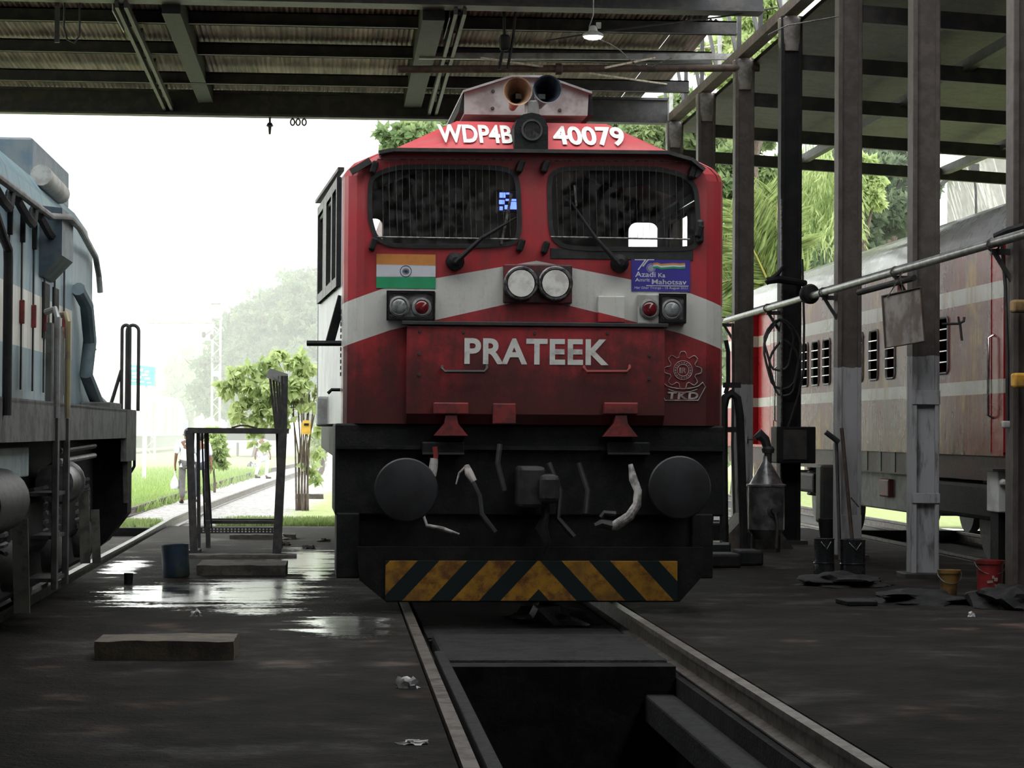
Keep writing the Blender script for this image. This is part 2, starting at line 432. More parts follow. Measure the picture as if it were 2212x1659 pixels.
# ------------------------------------------------------------ roof of the main bay
def corrugated(mb, x0, x1, ya, yb, za, zb, pitch=.076, amp=.012, seg=6):
    n = int((x1-x0)/pitch*seg); xs = np.linspace(x0, x1, n+1); dz = amp*np.sin(xs/pitch*2*pi)
    vs = [(x, ya, za+d) for x, d in zip(xs, dz)] + [(x, yb, zb+d) for x, d in zip(xs, dz)]
    mb.add(vs, [(i, i+1, n+2+i, n+1+i) for i in range(n)])
mb = MB(); corrugated(mb, -9.5, 4.95, 30.2, 40.3, 7.42, 7.26); struct(mb.build('ceiling', sheet_m, fix=False))
mb = MB(); corrugated(mb, -14, 4.95, 20.0, 40.3, 7.66, 7.31, pitch=.3, seg=4); struct(mb.build('ceiling', dark_steel, fix=False))  # upper roof sheet, run forward out of view to cut light below
YP = [37.5, 35.2, 33.0]; ZP = [6.99, 7.09, 7.17]
G1 = 'purlins under the corrugated roof of the main bay'
for i, (Y, Z) in enumerate(zip(YP, ZP)):
    mb = MB(); mb.bb(-9.5, 5.75, Y-.03, Y+.03, Z, Z+.20); mb.bb(-9.5, 5.75, Y-.1, Y+.03, Z, Z+.018); mb.bb(-9.5, 5.75, Y-.03, Y+.1, Z+.18, Z+.2)
    tag(mb.build('roof_purlin', dark_steel), ['dark roof purlin nearest above the deep eave girder', 'dark roof purlin second above the eave girder, mid roof', 'dark roof purlin crossing just under the top roof beam'][i], 'roof beam', G1)
mb = MB(); mb.bb(-9.5, 5.75, 30.9, 31.1, 7.16, 7.5); mb.bb(-9.5, 5.75, 30.8, 31.2, 7.12, 7.16)
tag(mb.build('roof_girder', dark_steel), 'dark roof girder crossing at the very top of the photo', 'roof beam')
mb = MB(); mb.bb(-9.5, 5.75, 39.88, 39.95, 6.84, 7.24); mb.bb(-9.5, 5.75, 39.78, 40.05, 6.80, 6.84); mb.bb(-9.5, 5.75, 39.8, 39.95, 7.2, 7.24)
tag(mb.build('eave_girder', dark_steel), 'deep flat dark girder along the open end of the shed against white sky', 'roof beam')
for X, lb in ((-2.87, 'sloping lattice rafter at upper left with pale gusset'), (1.65, 'dark rafter above the red locomotive, left of the hanging lamp')):
    t = thing('rafter', (X, 31, 6.9), lb, 'roof beam', 'rafters of the main bay')
    mb = MB(); mb.beam((X-.06, 31, 7.08), (X-.06, 39.9, 6.92), .05, .10); mb.beam((X+.06, 31, 7.08), (X+.06, 39.9, 6.92), .05, .10); mb.build('chord', dark_steel, t)
    for k in range(7):
        y0 = 31.2+k*1.25; zz = 7.08-(y0-31)*.018
        mb = MB(); mb.beam((X, y0, zz), (X, y0+.62, zz+.28), .04, .05); mb.beam((X, y0+.62, zz+.28), (X, y0+1.25, zz), .04, .05); mb.build('lattice_bar', dark_steel, t)
    mb = MB(); mb.bb(X-.14, X-.125, 31.2, 32.9, 7.02, 7.36); mb.build('gusset_plate', light_grey if X < 0 else dark_steel, t)
# dark column-like strip between bays: short wind brace posts under the roof
mb = MB(); mb.bb(-2.35, -2.1, 31.2, 39.8, 7.0, 7.35); tag(mb.build('roof_brace_plate', black_grime), 'dark plate girder beside the upper left rafter', 'roof beam')
mb = MB(); mb.bb(1.15, 1.45, 31.2, 39.8, 6.98, 7.35); tag(mb.build('roof_brace_plate', black_grime), 'dark plate girder left of the chain hoist', 'roof beam')
# unseen rear roof over the camera, its edge placed to shape the light inside
REAR_Y = 14.5
mb = MB(); corrugated(mb, -14, 4.95, -14, REAR_Y, 7.42, 7.42, pitch=.3, seg=4); struct(mb.build('ceiling_rear_unseen', sheet_m, fix=False))
mb = MB(); mb.bb(-14.2, -14, -14, 18, 0, 7.4); struct(mb.build('wall_left_unseen', sheet_m))  # unseen wall added to darken the shed from the left
mb = MB(); mb.bb(-14, 16, -14.2, -14, 0, 7.4); struct(mb.build('wall_back_unseen', sheet_m))  # unseen back wall, added to keep light out behind the camera
mb = MB(); mb.bb(15.8, 15.95, -14, 24, 0, 6.1); struct(mb.build('wall_right_unseen', sheet_m))  # unseen wall, extended to cut light from the coach side
mb = MB(); mb.add([(5.98,-14,6.74),(16,-14,6.05),(16,10,6.05),(5.98,10,6.74)], [(0,1,2,3)]); struct(mb.build('ceiling_lean_to', sheet_m, fix=False))

# ------------------------------------------------------------ columns
CX = 5.86; CYS = [19.3+3.42*i for i in range(7)]
CL = ['right-hand edge column, dark and cut off by the picture edge', 'tall grey column with white painted foot and two batten bands, beside the hanging board',
      'tall column with white painted foot and rods leaning on it', 'black oily column with coiled cables and a dark box on it', 'grey column with a white foot just right of the red locomotive',
      'dark column rising behind the right shoulder of the red locomotive', 'farthest dark column at the roof end, above the red locomotive roof']
for i, Y in enumerate(CYS):
    mm = [colm[4], colm[0], colm[1], colm[2], colm[3], colm[4], colm[4]][i]; top = 8.4 if i < 3 else 6.82
    t = thing('steel_column', (CX, Y, 0), CL[i], 'column', 'columns between the two bays')
    mb = MB()
    for s in (-1, 1): mb.bb(CX+s*.13-.008, CX+s*.13+.008, Y-.11, Y+.11, -.05, top, .003); mb.bb(CX+s*.122-s*.03, CX+s*.13, Y-.115, Y-.10, 0, top)
    mb.bb(CX-.125, CX+.125, Y-.07, Y-.055, -.05, top); mb.build('shaft', mm, t)
    for zb in ((1.72, 1.86), (.74, .84)) if i == 1 else ((.02, .5),) if i in (2,) else ():
        mb = MB(); mb.bb(CX-.142, CX+.142, Y-.125, Y-.112, *zb, .004); mb.build('batten_plate', mm, t)
    mb = MB(); mb.bb(CX-.22, CX+.22, Y-.2, Y+.2, -.02, .05, .01); mb.build('base_plate', dark_steel, t)
    if i >= 3:
        mb = MB(); mb.lathe((CX, Y, top-.45), (0,0,1), [(0,.13),(.1,.155),(.42,.165),(.45,.13)], 14)
        mb.build('column_head', simple('column_head_paint', (.20,.18,.17), (.1,.09,.085), .6) if i == 3 else bpy.data.materials['column_head_paint'], t, True)
# eave truss along the column line
t = thing('valley_truss', (CX, 30, 6.8), 'long lattice truss on top of the column row, foliage showing through it', 'roof truss')
mb = MB(); mb.bb(CX-.09, CX+.09, 16, 40.2, 6.84, 6.98); mb.build('bottom_chord', rust_steel, t)
mb = MB(); mb.bb(CX-.07, CX+.07, 16, 40.2, 8.5, 8.62); mb.build('top_chord', rust_steel, t)
for k in range(14):
    y0 = 18+k*1.71
    mb = MB(); mb.beam((CX, y0, 6.95), (CX, y0, 8.55), .06, .05); mb.build('post', light_grey if k % 3 == 1 else dark_steel, t)
    mb = MB(); mb.beam((CX-.03, y0, 6.95), (CX-.03, y0+1.71, 8.55), .05, .05); mb.build('diagonal', dark_steel, t)
# sloping sheet between main roof and truss, with open gaps
for k, (x0, x1, yb) in enumerate(((4.97, 5.30, 40.2), (5.36, 5.62, 39.0))):
    mb = MB(); corrugated(mb, x0, x1, 31.5+k*2.2, yb, 7.42+k*.1, 7.28+k*.1, amp=.015)
    tag(mb.build('roof_sheet', sheet_m, fix=False), ['narrow brownish corrugated roof strip beside the main roof edge', 'short loose corrugated roof strip next to the open truss gap'][k], 'roof sheet', 'loose roof sheets at the gap')

# ------------------------------------------------------------ lean-to roof on the right
lean_m = simple('leanto_sheet', (.060,.050,.049), (.038,.032,.031), .6, 0, 3, stretch=(1,1,1))
mb = MB()
mb.add([(5.98,10,6.74),(16,10,6.05),(16,40.4,6.05),(5.98,40.4,6.74)], [(0,1,2,3)]); mb.add([(5.98,10,6.80),(16,10,6.11),(16,40.4,6.11),(5.98,40.4,6.80)], [(0,1,2,3)])
struct(mb.build('ceiling_lean_to', lean_m, fix=False))
for i, Y in enumerate((40.1, 36.5, 33.0, 29.6, 26.1, 22.7)):
    mb = MB(); zl = 6.50-.04*(i > 0); z2 = 6.02-.03*(i > 0)
    mb.beam((5.98, Y, zl-.22), (16, Y, z2-.30), .1, .2)
    tag(mb.build('cross_beam', dark_steel), ['lowest dark cross beam of the side bay, trees below it', 'second dark cross beam of the side bay', 'third dark cross beam of the side bay', 'fourth dark cross beam of the side bay', 'fifth dark cross beam of the side bay', 'nearest dark cross beam of the side bay'][i], 'roof beam', 'cross beams of the side bay')
for i, X in enumerate((8.2, 10.7)):
    mb = MB(); mb.beam((X, 16, 6.38-(X-5.98)*.069), (X, 40.2, 6.40-(X-5.98)*.069), .12, .14)
    tag(mb.build('long_beam', dark_steel), ['diagonal-looking long roof beam of the side bay, nearer the columns', 'long roof beam of the side bay above the white building'][i], 'roof beam', 'long beams of the side bay')
mb = MB(); mb.bb(16, 16.15, 10, 40, 3.6, 6.1); struct(mb.build('wall_right_unseen', lean_m))  # upper side wall out of view, added to darken the side bay

# ============================================================ RED LOCOMOTIVE
LX, LY, LR = 1.585, 18.2, R(0.9)
loco = thing('locomotive', (LX, LY, 0), 'red diesel locomotive with white chevron band and flag sticker, nose facing the camera', 'locomotive', rz=LR, local=True)
LOCI = (Matrix.Translation((LX, LY, 0)) @ Matrix.Rotation(LR, 4, 'Z')).inverted()
def fl(px, py, yl=0.0):            # photo point -> locomotive's own x,z on its plane y = yl
    o = LOCI @ CAM; d = LOCI.to_3x3() @ ray(px, py); p = o + d*((yl-o.y)/d.y); return (p.x, p.z)
def loco_paint():
    m = M('locomotive_red'); x, y, z = m.coords(); ax = x.ab()
    zt = (ax*-.185+2.775) - (ax-1.15).mx(0)*.18; zb = (ax*-.235+2.485)-(ax-1.15).mx(0)*.12
    band = z.lt(zt)*z.gt(zb)
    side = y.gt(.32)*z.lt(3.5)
    n = m.noise(3.2, 6, rough=.7); st = m.noise(1, 5, m.vec(x*9, y*9, z*1.1), rough=.65); f = m.noise(22, 4, rough=.8)
    red = m.mix((n*.5+st*.5).sm(.42, .6), (.42,.034,.042), (.31,.040,.045))
    pat = m.mix((z).sm(2.9, 3.5)*.55*n.sm(.3, .7), red, (.46,.10,.105))
    grime_falloff = ((z*-1+2.6)*.95+(n-.5)*1.5+(st-.5)*.5).sm(-.05, .95)  # noise grime plus light fall-off painted in, darker toward the bottom
    col = m.mix(grime_falloff*.9, pat, (.045,.014,.013))
    wht = m.mix((st*.6+f*.4).sm(.5, .74)*.6, (.60,.60,.56), (.30,.28,.26))
    col = m.mix(band, col, m.mix(grime_falloff*.25, wht, (.2,.15,.13)))
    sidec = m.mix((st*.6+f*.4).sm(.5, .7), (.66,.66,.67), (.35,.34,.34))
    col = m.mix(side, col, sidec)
    streak = (st.sm(.60, .78))*.5*z.sm(1.4, 3.4).inv()
    col = m.mix(streak, col, (.09,.04,.04))
    return m.bsdf(col, rough=(n-.5)*.3+.42, spec=.4, bump=f, bd=.0015)
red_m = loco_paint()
lining = simple('cab_lining', (.045,.045,.048), (.03,.03,.033), .7, 0, 4)
BH, ZW, ZS = 1.48, 3.43, 3.635
def section(w, k, z0=BH, ins=0):
    zt = ZS + .295*k - ins; hw = .61+.0*k
    h = [(w-ins, z0), (w-ins, ZW-ins), (w-.02-ins, ZW+.055-ins), (w-.075-ins, ZW+.11-ins), (w*.81-ins*.5, ZS-ins), (hw, zt)]
    return h + [(-a, b) for a, b in h[::-1]]
def cabloft(ins=0):
    st = [(0+ins, 1.36, 0), (.02+ins, 1.42, .04), (.065+ins, 1.485, .13), (.15, 1.515, .33), (.32, 1.517, .72), (.45, 1.52, 1)] if not ins else [(ins, 1.42, .03), (.45, 1.51, .9)]
    st += [(.60, 1.522, 1), (3.4, 1.53, 1)]
    return st
# windscreen openings on the face plane
def face_hole(pts): return [fl(a, b, 0) for a, b in pts]
def smooth_poly(pts, n=6):
    # rounded polygon from control points (px) by Chaikin corner cutting
    for _ in range(3):
        q = []
        for i in range(len(pts)):
            a = pts[i]; b = pts[(i+1) % len(pts)]
            q += [(a[0]*.82+b[0]*.18, a[1]*.82+b[1]*.18), (a[0]*.18+b[0]*.82, a[1]*.18+b[1]*.82)]
        pts = q
    return pts
WL = smooth_poly([(800,388),(824,372),(870,360),(1085,362),(1118,380),(1123,500),(1108,530),(850,532),(812,515),(799,470)])
WR = smooth_poly([(1186,380),(1215,364),(1420,364),(1478,380),(1503,405),(1508,480),(1505,530),(1480,538),(1225,537),(1190,512)])
holes = [face_hole(WL), face_hole(WR)]
mb = MB(); sts = cabloft(); rings = []
for (y, w_, k) in sts: rings.append([(a-((y-.15)*.05 if y > .15 and a < -1.2 else 0), y, b) for a, b in section(w_, k)])
sidehole = [rrect(.75, 1.35, 2.70, 3.33, .1), rrect(1.7, 2.9, 2.70, 3.36, .1)]
lefthole = [rrect(1.12, 1.78, 2.66, 3.36, .05), rrect(2.22, 3.0, 2.66, 3.36, .05)]
def xl(y): return -(1.522+.05*(y-.15))
# loft but the flat side strips between the last two stations are panels with window holes
n = len(rings[0])
for i in range(len(rings)-1):
    for j in range(n-1):
        if i == len(rings)-2 and j in (0, n-2): continue
        mb.add([rings[i][j], rings[i][j+1], rings[i+1][j+1], rings[i+1][j]], [(0,1,2,3)])
for s in (-1, 1): mb.panel([(.60,BH),(3.4,BH),(3.4,ZW),(.60,ZW)], sidehole if s > 0 else lefthole, lambda u, v, s=s: (1.53 if s > 0 else xl(u), u, v))
f0 = section(1.36, 0); front = f0[:5]+f0[7:]
mb.panel([(a, b) for a, b in front], holes, lambda u, v: (u, 0, v))
rearholes = [rrect(-1.47, -1.08, 2.6, 3.42, .08), rrect(1.20, 1.52, 2.6, 3.42, .1)]
mb.panel([(a-(.1625 if a < -1.2 else 0), b) for a, b in section(1.53, 1)], rearholes, lambda u, v: (u, 3.4, v))
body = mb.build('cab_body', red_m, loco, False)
body['label'] = 'red cab shell with white chevron band'
mb = MB(); ii = .04
for s in (-1, 1): mb.panel([(.1,1.5),(3.38,1.5),(3.38,3.4),(.1,3.4)], sidehole if s > 0 else lefthole, lambda u, v, s=s: (1.49 if s > 0 else xl(u)+.035, u, v))
mb.panel([(a, b) for a, b in section(1.53, .9)], rearholes, lambda u, v: (u, 3.36, v))
mb.add([(a, .04, b) for a, b in section(1.46, 0)[1:-1]]+[(a, 3.36, b) for a, b in section(1.56, .9)[1:-1]], [(i, i+1, 10+i+1, 10+i) for i in range(9)])
mb.add([(-1.5,.1,2.0),(1.5,.1,2.0),(1.55,3.36,2.0),(-1.55,3.36,2.0)], [(0,1,2,3)])
mb.panel([(a, b) for a, b in front], holes, lambda u, v: (u*.99, .035, v-.01))
mb.build('cab_lining', lining, loco)
def ring_strip(mb, pts, off, y0, y1):   # rubber bead round an opening
    P = [Vector(q) for q in pts]; c = sum(P, Vector((0,0)))/len(P); k = len(P); a = []; b = []
    for i, p in enumerate(P):
        t = (P[(i+1) % k]-P[i-1]).normalized(); nn = Vector((t.y, -t.x))
        if nn.dot(p-c) < 0: nn = -nn
        a.append(p+nn*off[0]); b.append(p+nn*off[1])
    vs = [(q.x, y1, q.y) for q in a]+[(q.x, y0, q.y) for q in a]+[(q.x, y0, q.y) for q in b]+[(q.x, y1, q.y) for q in b]
    fs = []
    for r_ in range(3):
        for i in range(k): fs.append((r_*k+i, r_*k+(i+1) % k, (r_+1)*k+(i+1) % k, (r_+1)*k+i))
    mb.add(vs, fs)
for k, h in enumerate(holes):
    mb = MB(); ring_strip(mb, h, (-.016, .020), -.012, .02); ws = mb.build('windscreen', rubber, loco, True)
    mb = MB(); mb.panel(h, [], lambda u, v: (u, .012, v)); g = mb.build('pane', glass_m, ws, fix=False)
    # wiper sill grime strip below the pane
for s in (-1, 1):
    for h in (sidehole if s > 0 else lefthole):
        mb = MB(); P = [Vector(q) for q in h]; c = sum(P, Vector((0,0)))/len(P)
        mb.tube([((1.535 if s > 0 else xl(p.x)), p.x, p.y) for p in P], .022, 6, closed=True)
        wf = mb.build('side_window', rubber, loco)
        mb = MB(); mb.bb((1.528 if s > 0 else xl(c.x)-.002), (1.532 if s > 0 else xl(c.x)+.002), c.x-.012, c.x+.012, 2.7, 3.34); mb.build('window_bar', rubber, wf)
for h in rearholes:
    mb = MB(); mb.tube([(u, 3.4, v) for u, v in h], .02, 6, closed=True); mb.build('rear_window', rubber, loco)
# outer sliding window units, arm rest and mirror on the bright side of the cab
mb = MB(); fh_ = [rrect(.52, 1.0, 2.66, 3.38, .03), rrect(1.14, 1.76, 2.66, 3.38, .03), rrect(2.24, 2.98, 2.66, 3.38, .03)]
for o_ in (.012, .035): mb.panel(rrect(.42, 3.08, 2.58, 3.46, .04), fh_, lambda u, v, o_=o_: (xl(u)-o_, u, v))
for (ya, yb_) in ((.42, .52), (1.0, 1.14), (1.76, 1.84), (2.16, 2.24), (2.98, 3.08)): mb.add([(xl(q)-o_, q, z_) for o_ in (0, .036) for q in (ya, yb_) for z_ in (2.58, 3.46)], [(0,1,3,2),(4,6,7,5),(0,4,5,1),(2,3,7,6)])
mb.build('side_window_frame', rubber, loco)
mb = MB(); mb.beam((-1.54, .3, 3.51), (-1.70, 3.2, 3.53), .05, .03); mb.build('rain_gutter', dark_steel, loco)
mb = MB(); mb.tube([(-1.50,.35,2.12),(-1.80,.40,2.12)], .022, 8); mb.beam((-1.62,.40,2.12), (-1.52,.42,2.50), .03, .07); mb.build('mirror_arm', black_grime, loco)
mb = MB()
for k in range(11): mb.bb(-1.535, -1.50, .345, .56, 1.86+k*.05, 1.89+k*.05)
mb.build('side_louvre', dark_steel, loco)
mb = MB(); mb.bb(-1.70, -1.5, 2.0, 3.3, 1.46, 1.72, .02); mb.build('side_locker', light_grey, loco)
mb = MB(); mb.tube([(-1.52,.42,1.75),(-1.60,.42,1.75),(-1.63,.42,1.72)], .015, 6); mb.build('door_handle', black_grime, loco)
# top slope edge lip / gutter over the windscreens
def P_(px, py, y=0.0):
    u, v = fl(px, py, y); return (u, y, v)
mb = MB(); g0 = [P_(818,331,-.05), P_(850,325,-.05), P_(1150,328,-.05), P_(1440,331,-.05), P_(1490,345,-.05), P_(1518,368,-.04)]
for a, b in zip(g0[:-1], g0[1:]): mb.beam(a, b, .13, .028)
lip = mb.build('rain_lip', dark_steel, loco)
for a_, b_ in ((P_(800,347,-.02), P_(758,372,-.02)), (P_(1518,362,-.04), P_(1498,380,-.04))):
    mb = MB(); mb.beam(a_, b_, .06, .05); mb.build('lip_bracket', dark_steel, loco)
# lettering
def slope(u, v):   # on the sloping top panel
    k = (v-ZS)/.295; return (u, .45*k-.012, v+.006)
def rect_px(x0, x1, y0, y1, yl=0): a = fl(x0, y1, yl); b = fl(x1, y0, yl); return (a[0], b[0], a[1], b[1])
def flat(yl): return lambda u, v: (u, yl, v)
text_obj('WDP4B', rect_px(946, 1108, 266, 312, .2), slope, 'class_lettering', letter_white, loco, bold=.03)
text_obj('40079', rect_px(1195, 1350, 270, 318, .2), slope, 'number_lettering', letter_white, loco, bold=.03)
# lower nose panel
mb = MB(); xa, za = fl(878, 706); xb, zb = fl(1432, 707)
mb.prism([(-.0, 2.275), (-.085, 2.245), (-.085, 1.56), (-.03, 1.48), (0, 1.48)], lambda u, v, t: (t, u, v), xa, xb)
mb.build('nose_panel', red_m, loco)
mb = MB(); mb.bb(xa-.04, xb+.03, -.105, -.0, 2.255, 2.285, .004); mb.build('nose_ledge', dark_steel, loco)
text_obj('PRATEEK', rect_px(1003, 1315, 733, 786, -.09), flat(-.089), 'name_lettering', letter_white, loco, bold=.03, spacing=1.06)
mb = MB()
for (px, py) in ((907,716),(1001,717),(1155,720),(1312,720),(905,764),(1403,768),(1402,818),(905,810)):
    mb.lathe(P_(px, py, -.085), (0,-1,0), [(0,.014),(.008,.012)], 8)
mb.build('bolt', dark_steel, loco)
for (a, b, mt) in ((955,1052,dark_steel),(1262,1360,red_small)):
    mb = MB(); p = [P_(a,792,-.085), P_(a,796,-.13), P_(a+6,803,-.15), P_(b-6,803,-.15), P_(b,796,-.13), P_(b,790,-.085)]
    mb.tube(p, .013, 8); mb.build('grab_handle', mt, loco, True)
# handrail corner brackets near the windscreens
for (px, py) in ((1124,360),(1178,360),(1125,530),(1178,535),(808,362),(1496,372),(806,528),(1510,500)):
    mb = MB(); c = P_(px, py, -.04); mb.box(c, (.05,.09,.10), Matrix.Rotation(.3, 3, 'Y'), .012); mb.build('guard_bracket', black_grime, loco)
for (x0, x1, y0, y1) in ((815,1118,344,513),(1190,1490,347,513)):
    mb = MB(); mb.tube([P_(x0,y0,-.06), P_(x1,y0+1,-.06)], .006, 6); mb.tube([P_(x0,y1-1,-.055), P_(x1,y1+4,-.055)], .008, 6)
    fr_ = mb.build('wire_guard', wire_mat, loco)
    k = 0; px = x0+11
    while px < x1-4:
        dx = random.uniform(-2, 3)
        mb = MB(); mb.tube([P_(px,y0,-.06), P_(px+dx*.5+1,(y0+y1)/2,-.06), P_(px+dx+3,y1,-.055)], .0014, 4); mb.build('guard_wire', wire_mat, fr_); px += 14.4
# wipers
for (piv, el, tip, b0) in (((983,568),(1040,515),(1115,470),(1090,520)), ((1338,572),(1285,512),(1236,440),(1250,474))):
    mb = MB(); p = [P_(*piv,-.03), P_(*piv,-.09), P_(*el,-.085), P_(*tip,-.03)]
    mb.tube(p[1:], [.022,.016,.008], 8)
    wp = mb.build('wiper', black_grime, loco, True)
    mb = MB(); c = P_(piv[0], piv[1]-3, 0); mb.lathe((c[0],0,c[2]), (0,-1,0), [(0,.075),(.05,.07),(.10,.03)], 14); mb.build('wiper_motor', black_grime, wp, True)
    mb = MB(); q = P_(*tip, -.02)
    if piv[0] < 1100: mb.beam(P_(1105,418,-.02), P_(1083,528,-.02), .012, .02)
    else: mb.beam(P_(1241,400,-.02), P_(1245,445,-.02), .012, .02)
    mb.build('wiper_blade', wire_mat, wp)
# black rubber filler under right windscreen
mb = MB(); mb.bb(fl(1192,0)[0], fl(1500,0)[0], -.006, .011, fl(0,543)[1], fl(0,519)[1]-.0, .004); mb.build('windscreen_filler', rubber, loco)
mb = MB(); c = P_(1512, 500, -.02); mb.box(c, (.06,.05,.19), None, .02); mb.build('washer_block', rubber, loco)
# flag sticker
def sticker_quad(mb, x0, x1, y0, y1, yl): a, b, c, d = rect_px(x0, x1, y0, y1, yl); mb.bb(a, b, yl-.0015, yl, c, d)
def ring(mb, c, r0_, r1_, yl, n=32):
    vs = [(c[0]+r_*cos(2*pi*i/n), yl, c[1]+r_*sin(2*pi*i/n)) for r_ in (r0_, r1_) for i in range(n)]
    mb.add(vs, [(i, (i+1)%n, n+(i+1)%n, n+i) for i in range(n)])
for nm, y0, y1, mt in (('saffron_stripe',550,573,saffron),('white_stripe',573,598,flagwhite),('green_stripe',598,622,flaggreen)):
    mb = MB(); sticker_quad(mb, 813, 941, y0, y1, -.003); mb.build('flag_stripe', mt, loco)['label'] = nm.replace('_', ' ')
mb = MB(); c = fl(876.5, 586); ring(mb, c, .041, .046, -.006); ring(mb, c, .0, .006, -.006)
for k in range(24):
    a = 2*pi*k/24; mb.beam((c[0]+.006*cos(a), -.006, c[1]+.006*sin(a)), (c[0]+.028*cos(a), -.006, c[1]+.028*sin(a)), .0012, .002, (0,1,0))
mb.build('flag_wheel', navy, loco, fix=False)
# blue festival sticker
mb = MB(); sticker_quad(mb, 1364, 1491, 558, 629, -.004); bs = mb.build('blue_sticker', blue_p, loco)
y_ = -.0062; sw = simple('sticker_white', (.66,.66,.72), None, .5)
for body_, rc in (('Azadi',(1372,1416,587,598)),('Ka',(1422,1437,590,599)),('Amrit',(1372,1404,601,608)),('Mahotsav',(1408,1483,604,614)),
                 ('Har Ghar Tiranga - 15 August 2022',(1371,1486,620,625))):
    text_obj(body_, rect_px(*rc, -.006), flat(y_), 'sticker_text', sw, bs, bold=.012 if len(body_) < 10 else .0)
def poly_px(mb, pts, yl, d=.0008):
    mb.prism([fl(a, b, yl) for a, b in pts], lambda u, v, t: (u, yl+t, v), -d, d)
mb = MB(); poly_px(mb, [(1371,560),(1397,560),(1380,583),(1377,583),(1392,562),(1371,562)], y_); poly_px(mb, [(1399,560),(1413,560),(1413,562),(1401,562),(1390,576),(1387,575)], y_)
sticker_quad(mb, 1396, 1487, 617.2, 617.9, y_); mb.build('sticker_numeral', sw, bs)
mb = MB(); c = fl(1406, 579); ring(mb, c, .0, .026, y_); ring(mb, c, .031, .036, y_); mb.build('sticker_wheel', simple('sticker_grey', (.35,.37,.5)), bs, fix=False)
for dy, mt in ((0, saffron), (4, flagwhite), (8, flaggreen)):
    top = [(1411,568),(1420,567),(1428,570),(1440,569),(1455,568),(1468,569),(1480,568)]
    mb = MB(); poly_px(mb, [(a, b+dy+(0 if a < 1425 else 0)) for a, b in top]+[(a, b+dy+4) for a, b in top[::-1]], y_); mb.build('sticker_ribbon', mt, bs)
# depot emblem: gear ring, roundel, banner
em = simple('emblem_paint', (.50,.47,.44), (.25,.17,.16), .6, 0, 14)
mb = MB(); cx_, cz_ = fl(1475, 800, -.0)
gp = []
for k in range(8):
    a0 = pi/2+2*pi*k/8
    for da, r_ in ((-.30,.108),(-.24,.122),(-.17,.140),(-.10,.150),(.10,.150),(.17,.140),(.24,.122),(.30,.108)): gp.append((cx_+r_*cos(a0+da), -.006, cz_+r_*sin(a0+da)))
gp = gp[:]; mb.tube(gp, .0032, 4, closed=True)
for r_ in (.075, .047): mb.tube([(cx_+r_*cos(2*pi*i/32), -.006, cz_+r_*sin(2*pi*i/32)) for i in range(32)], .0028, 4, closed=True)
emb = mb.build('depot_emblem', em, loco)
text_obj('IR', (cx_-.028, cx_+.028, cz_-.022, cz_+.022), flat(-.007), 'emblem_text', em, emb, bold=.03)
mb = MB()
for i in range(18):
    a = 2*pi*i/18; mb.box((cx_+.061*cos(a), -.006, cz_+.061*sin(a)), (.007,.002,.012), Matrix.Rotation(-a, 3, 'Y'))
mb.build('emblem_dots', em, emb)
mb = MB(); bp = [(1422,832),(1430,825),(1441,834),(1454,838),(1475,840),(1497,838),(1509,834),(1518,826),(1524,836),(1508,865),(1437,865)]
mb.tube([P_(a, b, -.006) for a, b in bp], .0035, 4, closed=True); mb.tube([P_(a, b, -.006) for a, b in ((1444,841),(1458,846),(1475,848),(1492,846),(1506,841))], .003, 4); mb.build('emblem_banner', em, emb)
text_obj('TKD', rect_px(1441, 1508, 847, 862, -.006), lambda u, v: (u+(v-1.7)*.12, -.007, v), 'emblem_text', em, emb, bold=.035, spacing=1.15)
# headlights
hb = rect_px(1086, 1235, 573, 655)
mb = MB(); mb.bb(hb[0], hb[1], -.05, 0, hb[2], hb[3], .01); hl = mb.build('headlight_housing', simple('headlight_box', (.13,.02,.025), (.03,.02,.02), .5), loco)
refl = simple('reflector', (.85,.84,.78), (.60,.58,.54), .42, .35, 9)
for px in (1124.5, 1198.5):
    c = P_(px, 613, -.05)
    mb = MB(); mb.lathe(c, (0,-1,0), [(0,.138),(.05,.138),(.06,.128),(.06,.113),(.03,.108)], 32); hd = mb.build('headlight', simple('headlight_rim', (.22,.21,.21), (.05,.05,.05), .3, .8, 12), hl, True)
    mb = MB(); prof = [(.04, .108)]+[(.04-.05*(1-(r_/.108)**2)+.0, r_) for r_ in (.09,.07,.05,.035)]
    mb.lathe(c, (0,-1,0), [(.058,.106),(.05,.095),(.02,.06),(.0,.035)], 24); mb.build('reflector', refl, hl, True)
    mb = MB(); mb.lathe(c, (0,-1,0), [(.0,.034),(.02,.034),(.028,.026),(.03,.0)], 16); mb.build('lamp_bulb', refl, hl, True)
    mb = MB()
    for k in range(4):
        a = pi*k/4+.3; mb.beam((c[0]-.1*cos(a), -.088, c[2]-.1*sin(a)), (c[0]+.1*cos(a), -.088, c[2]+.1*sin(a)), .006, .004, (0,1,0))
    mb.lathe(c, (0,-1,0), [(.052,.107),(.056,.05),(.057,0)], 24)
    mb.build('lens', glass('lens_glass', (.98,.98,.97), .05, .02), hl, True)
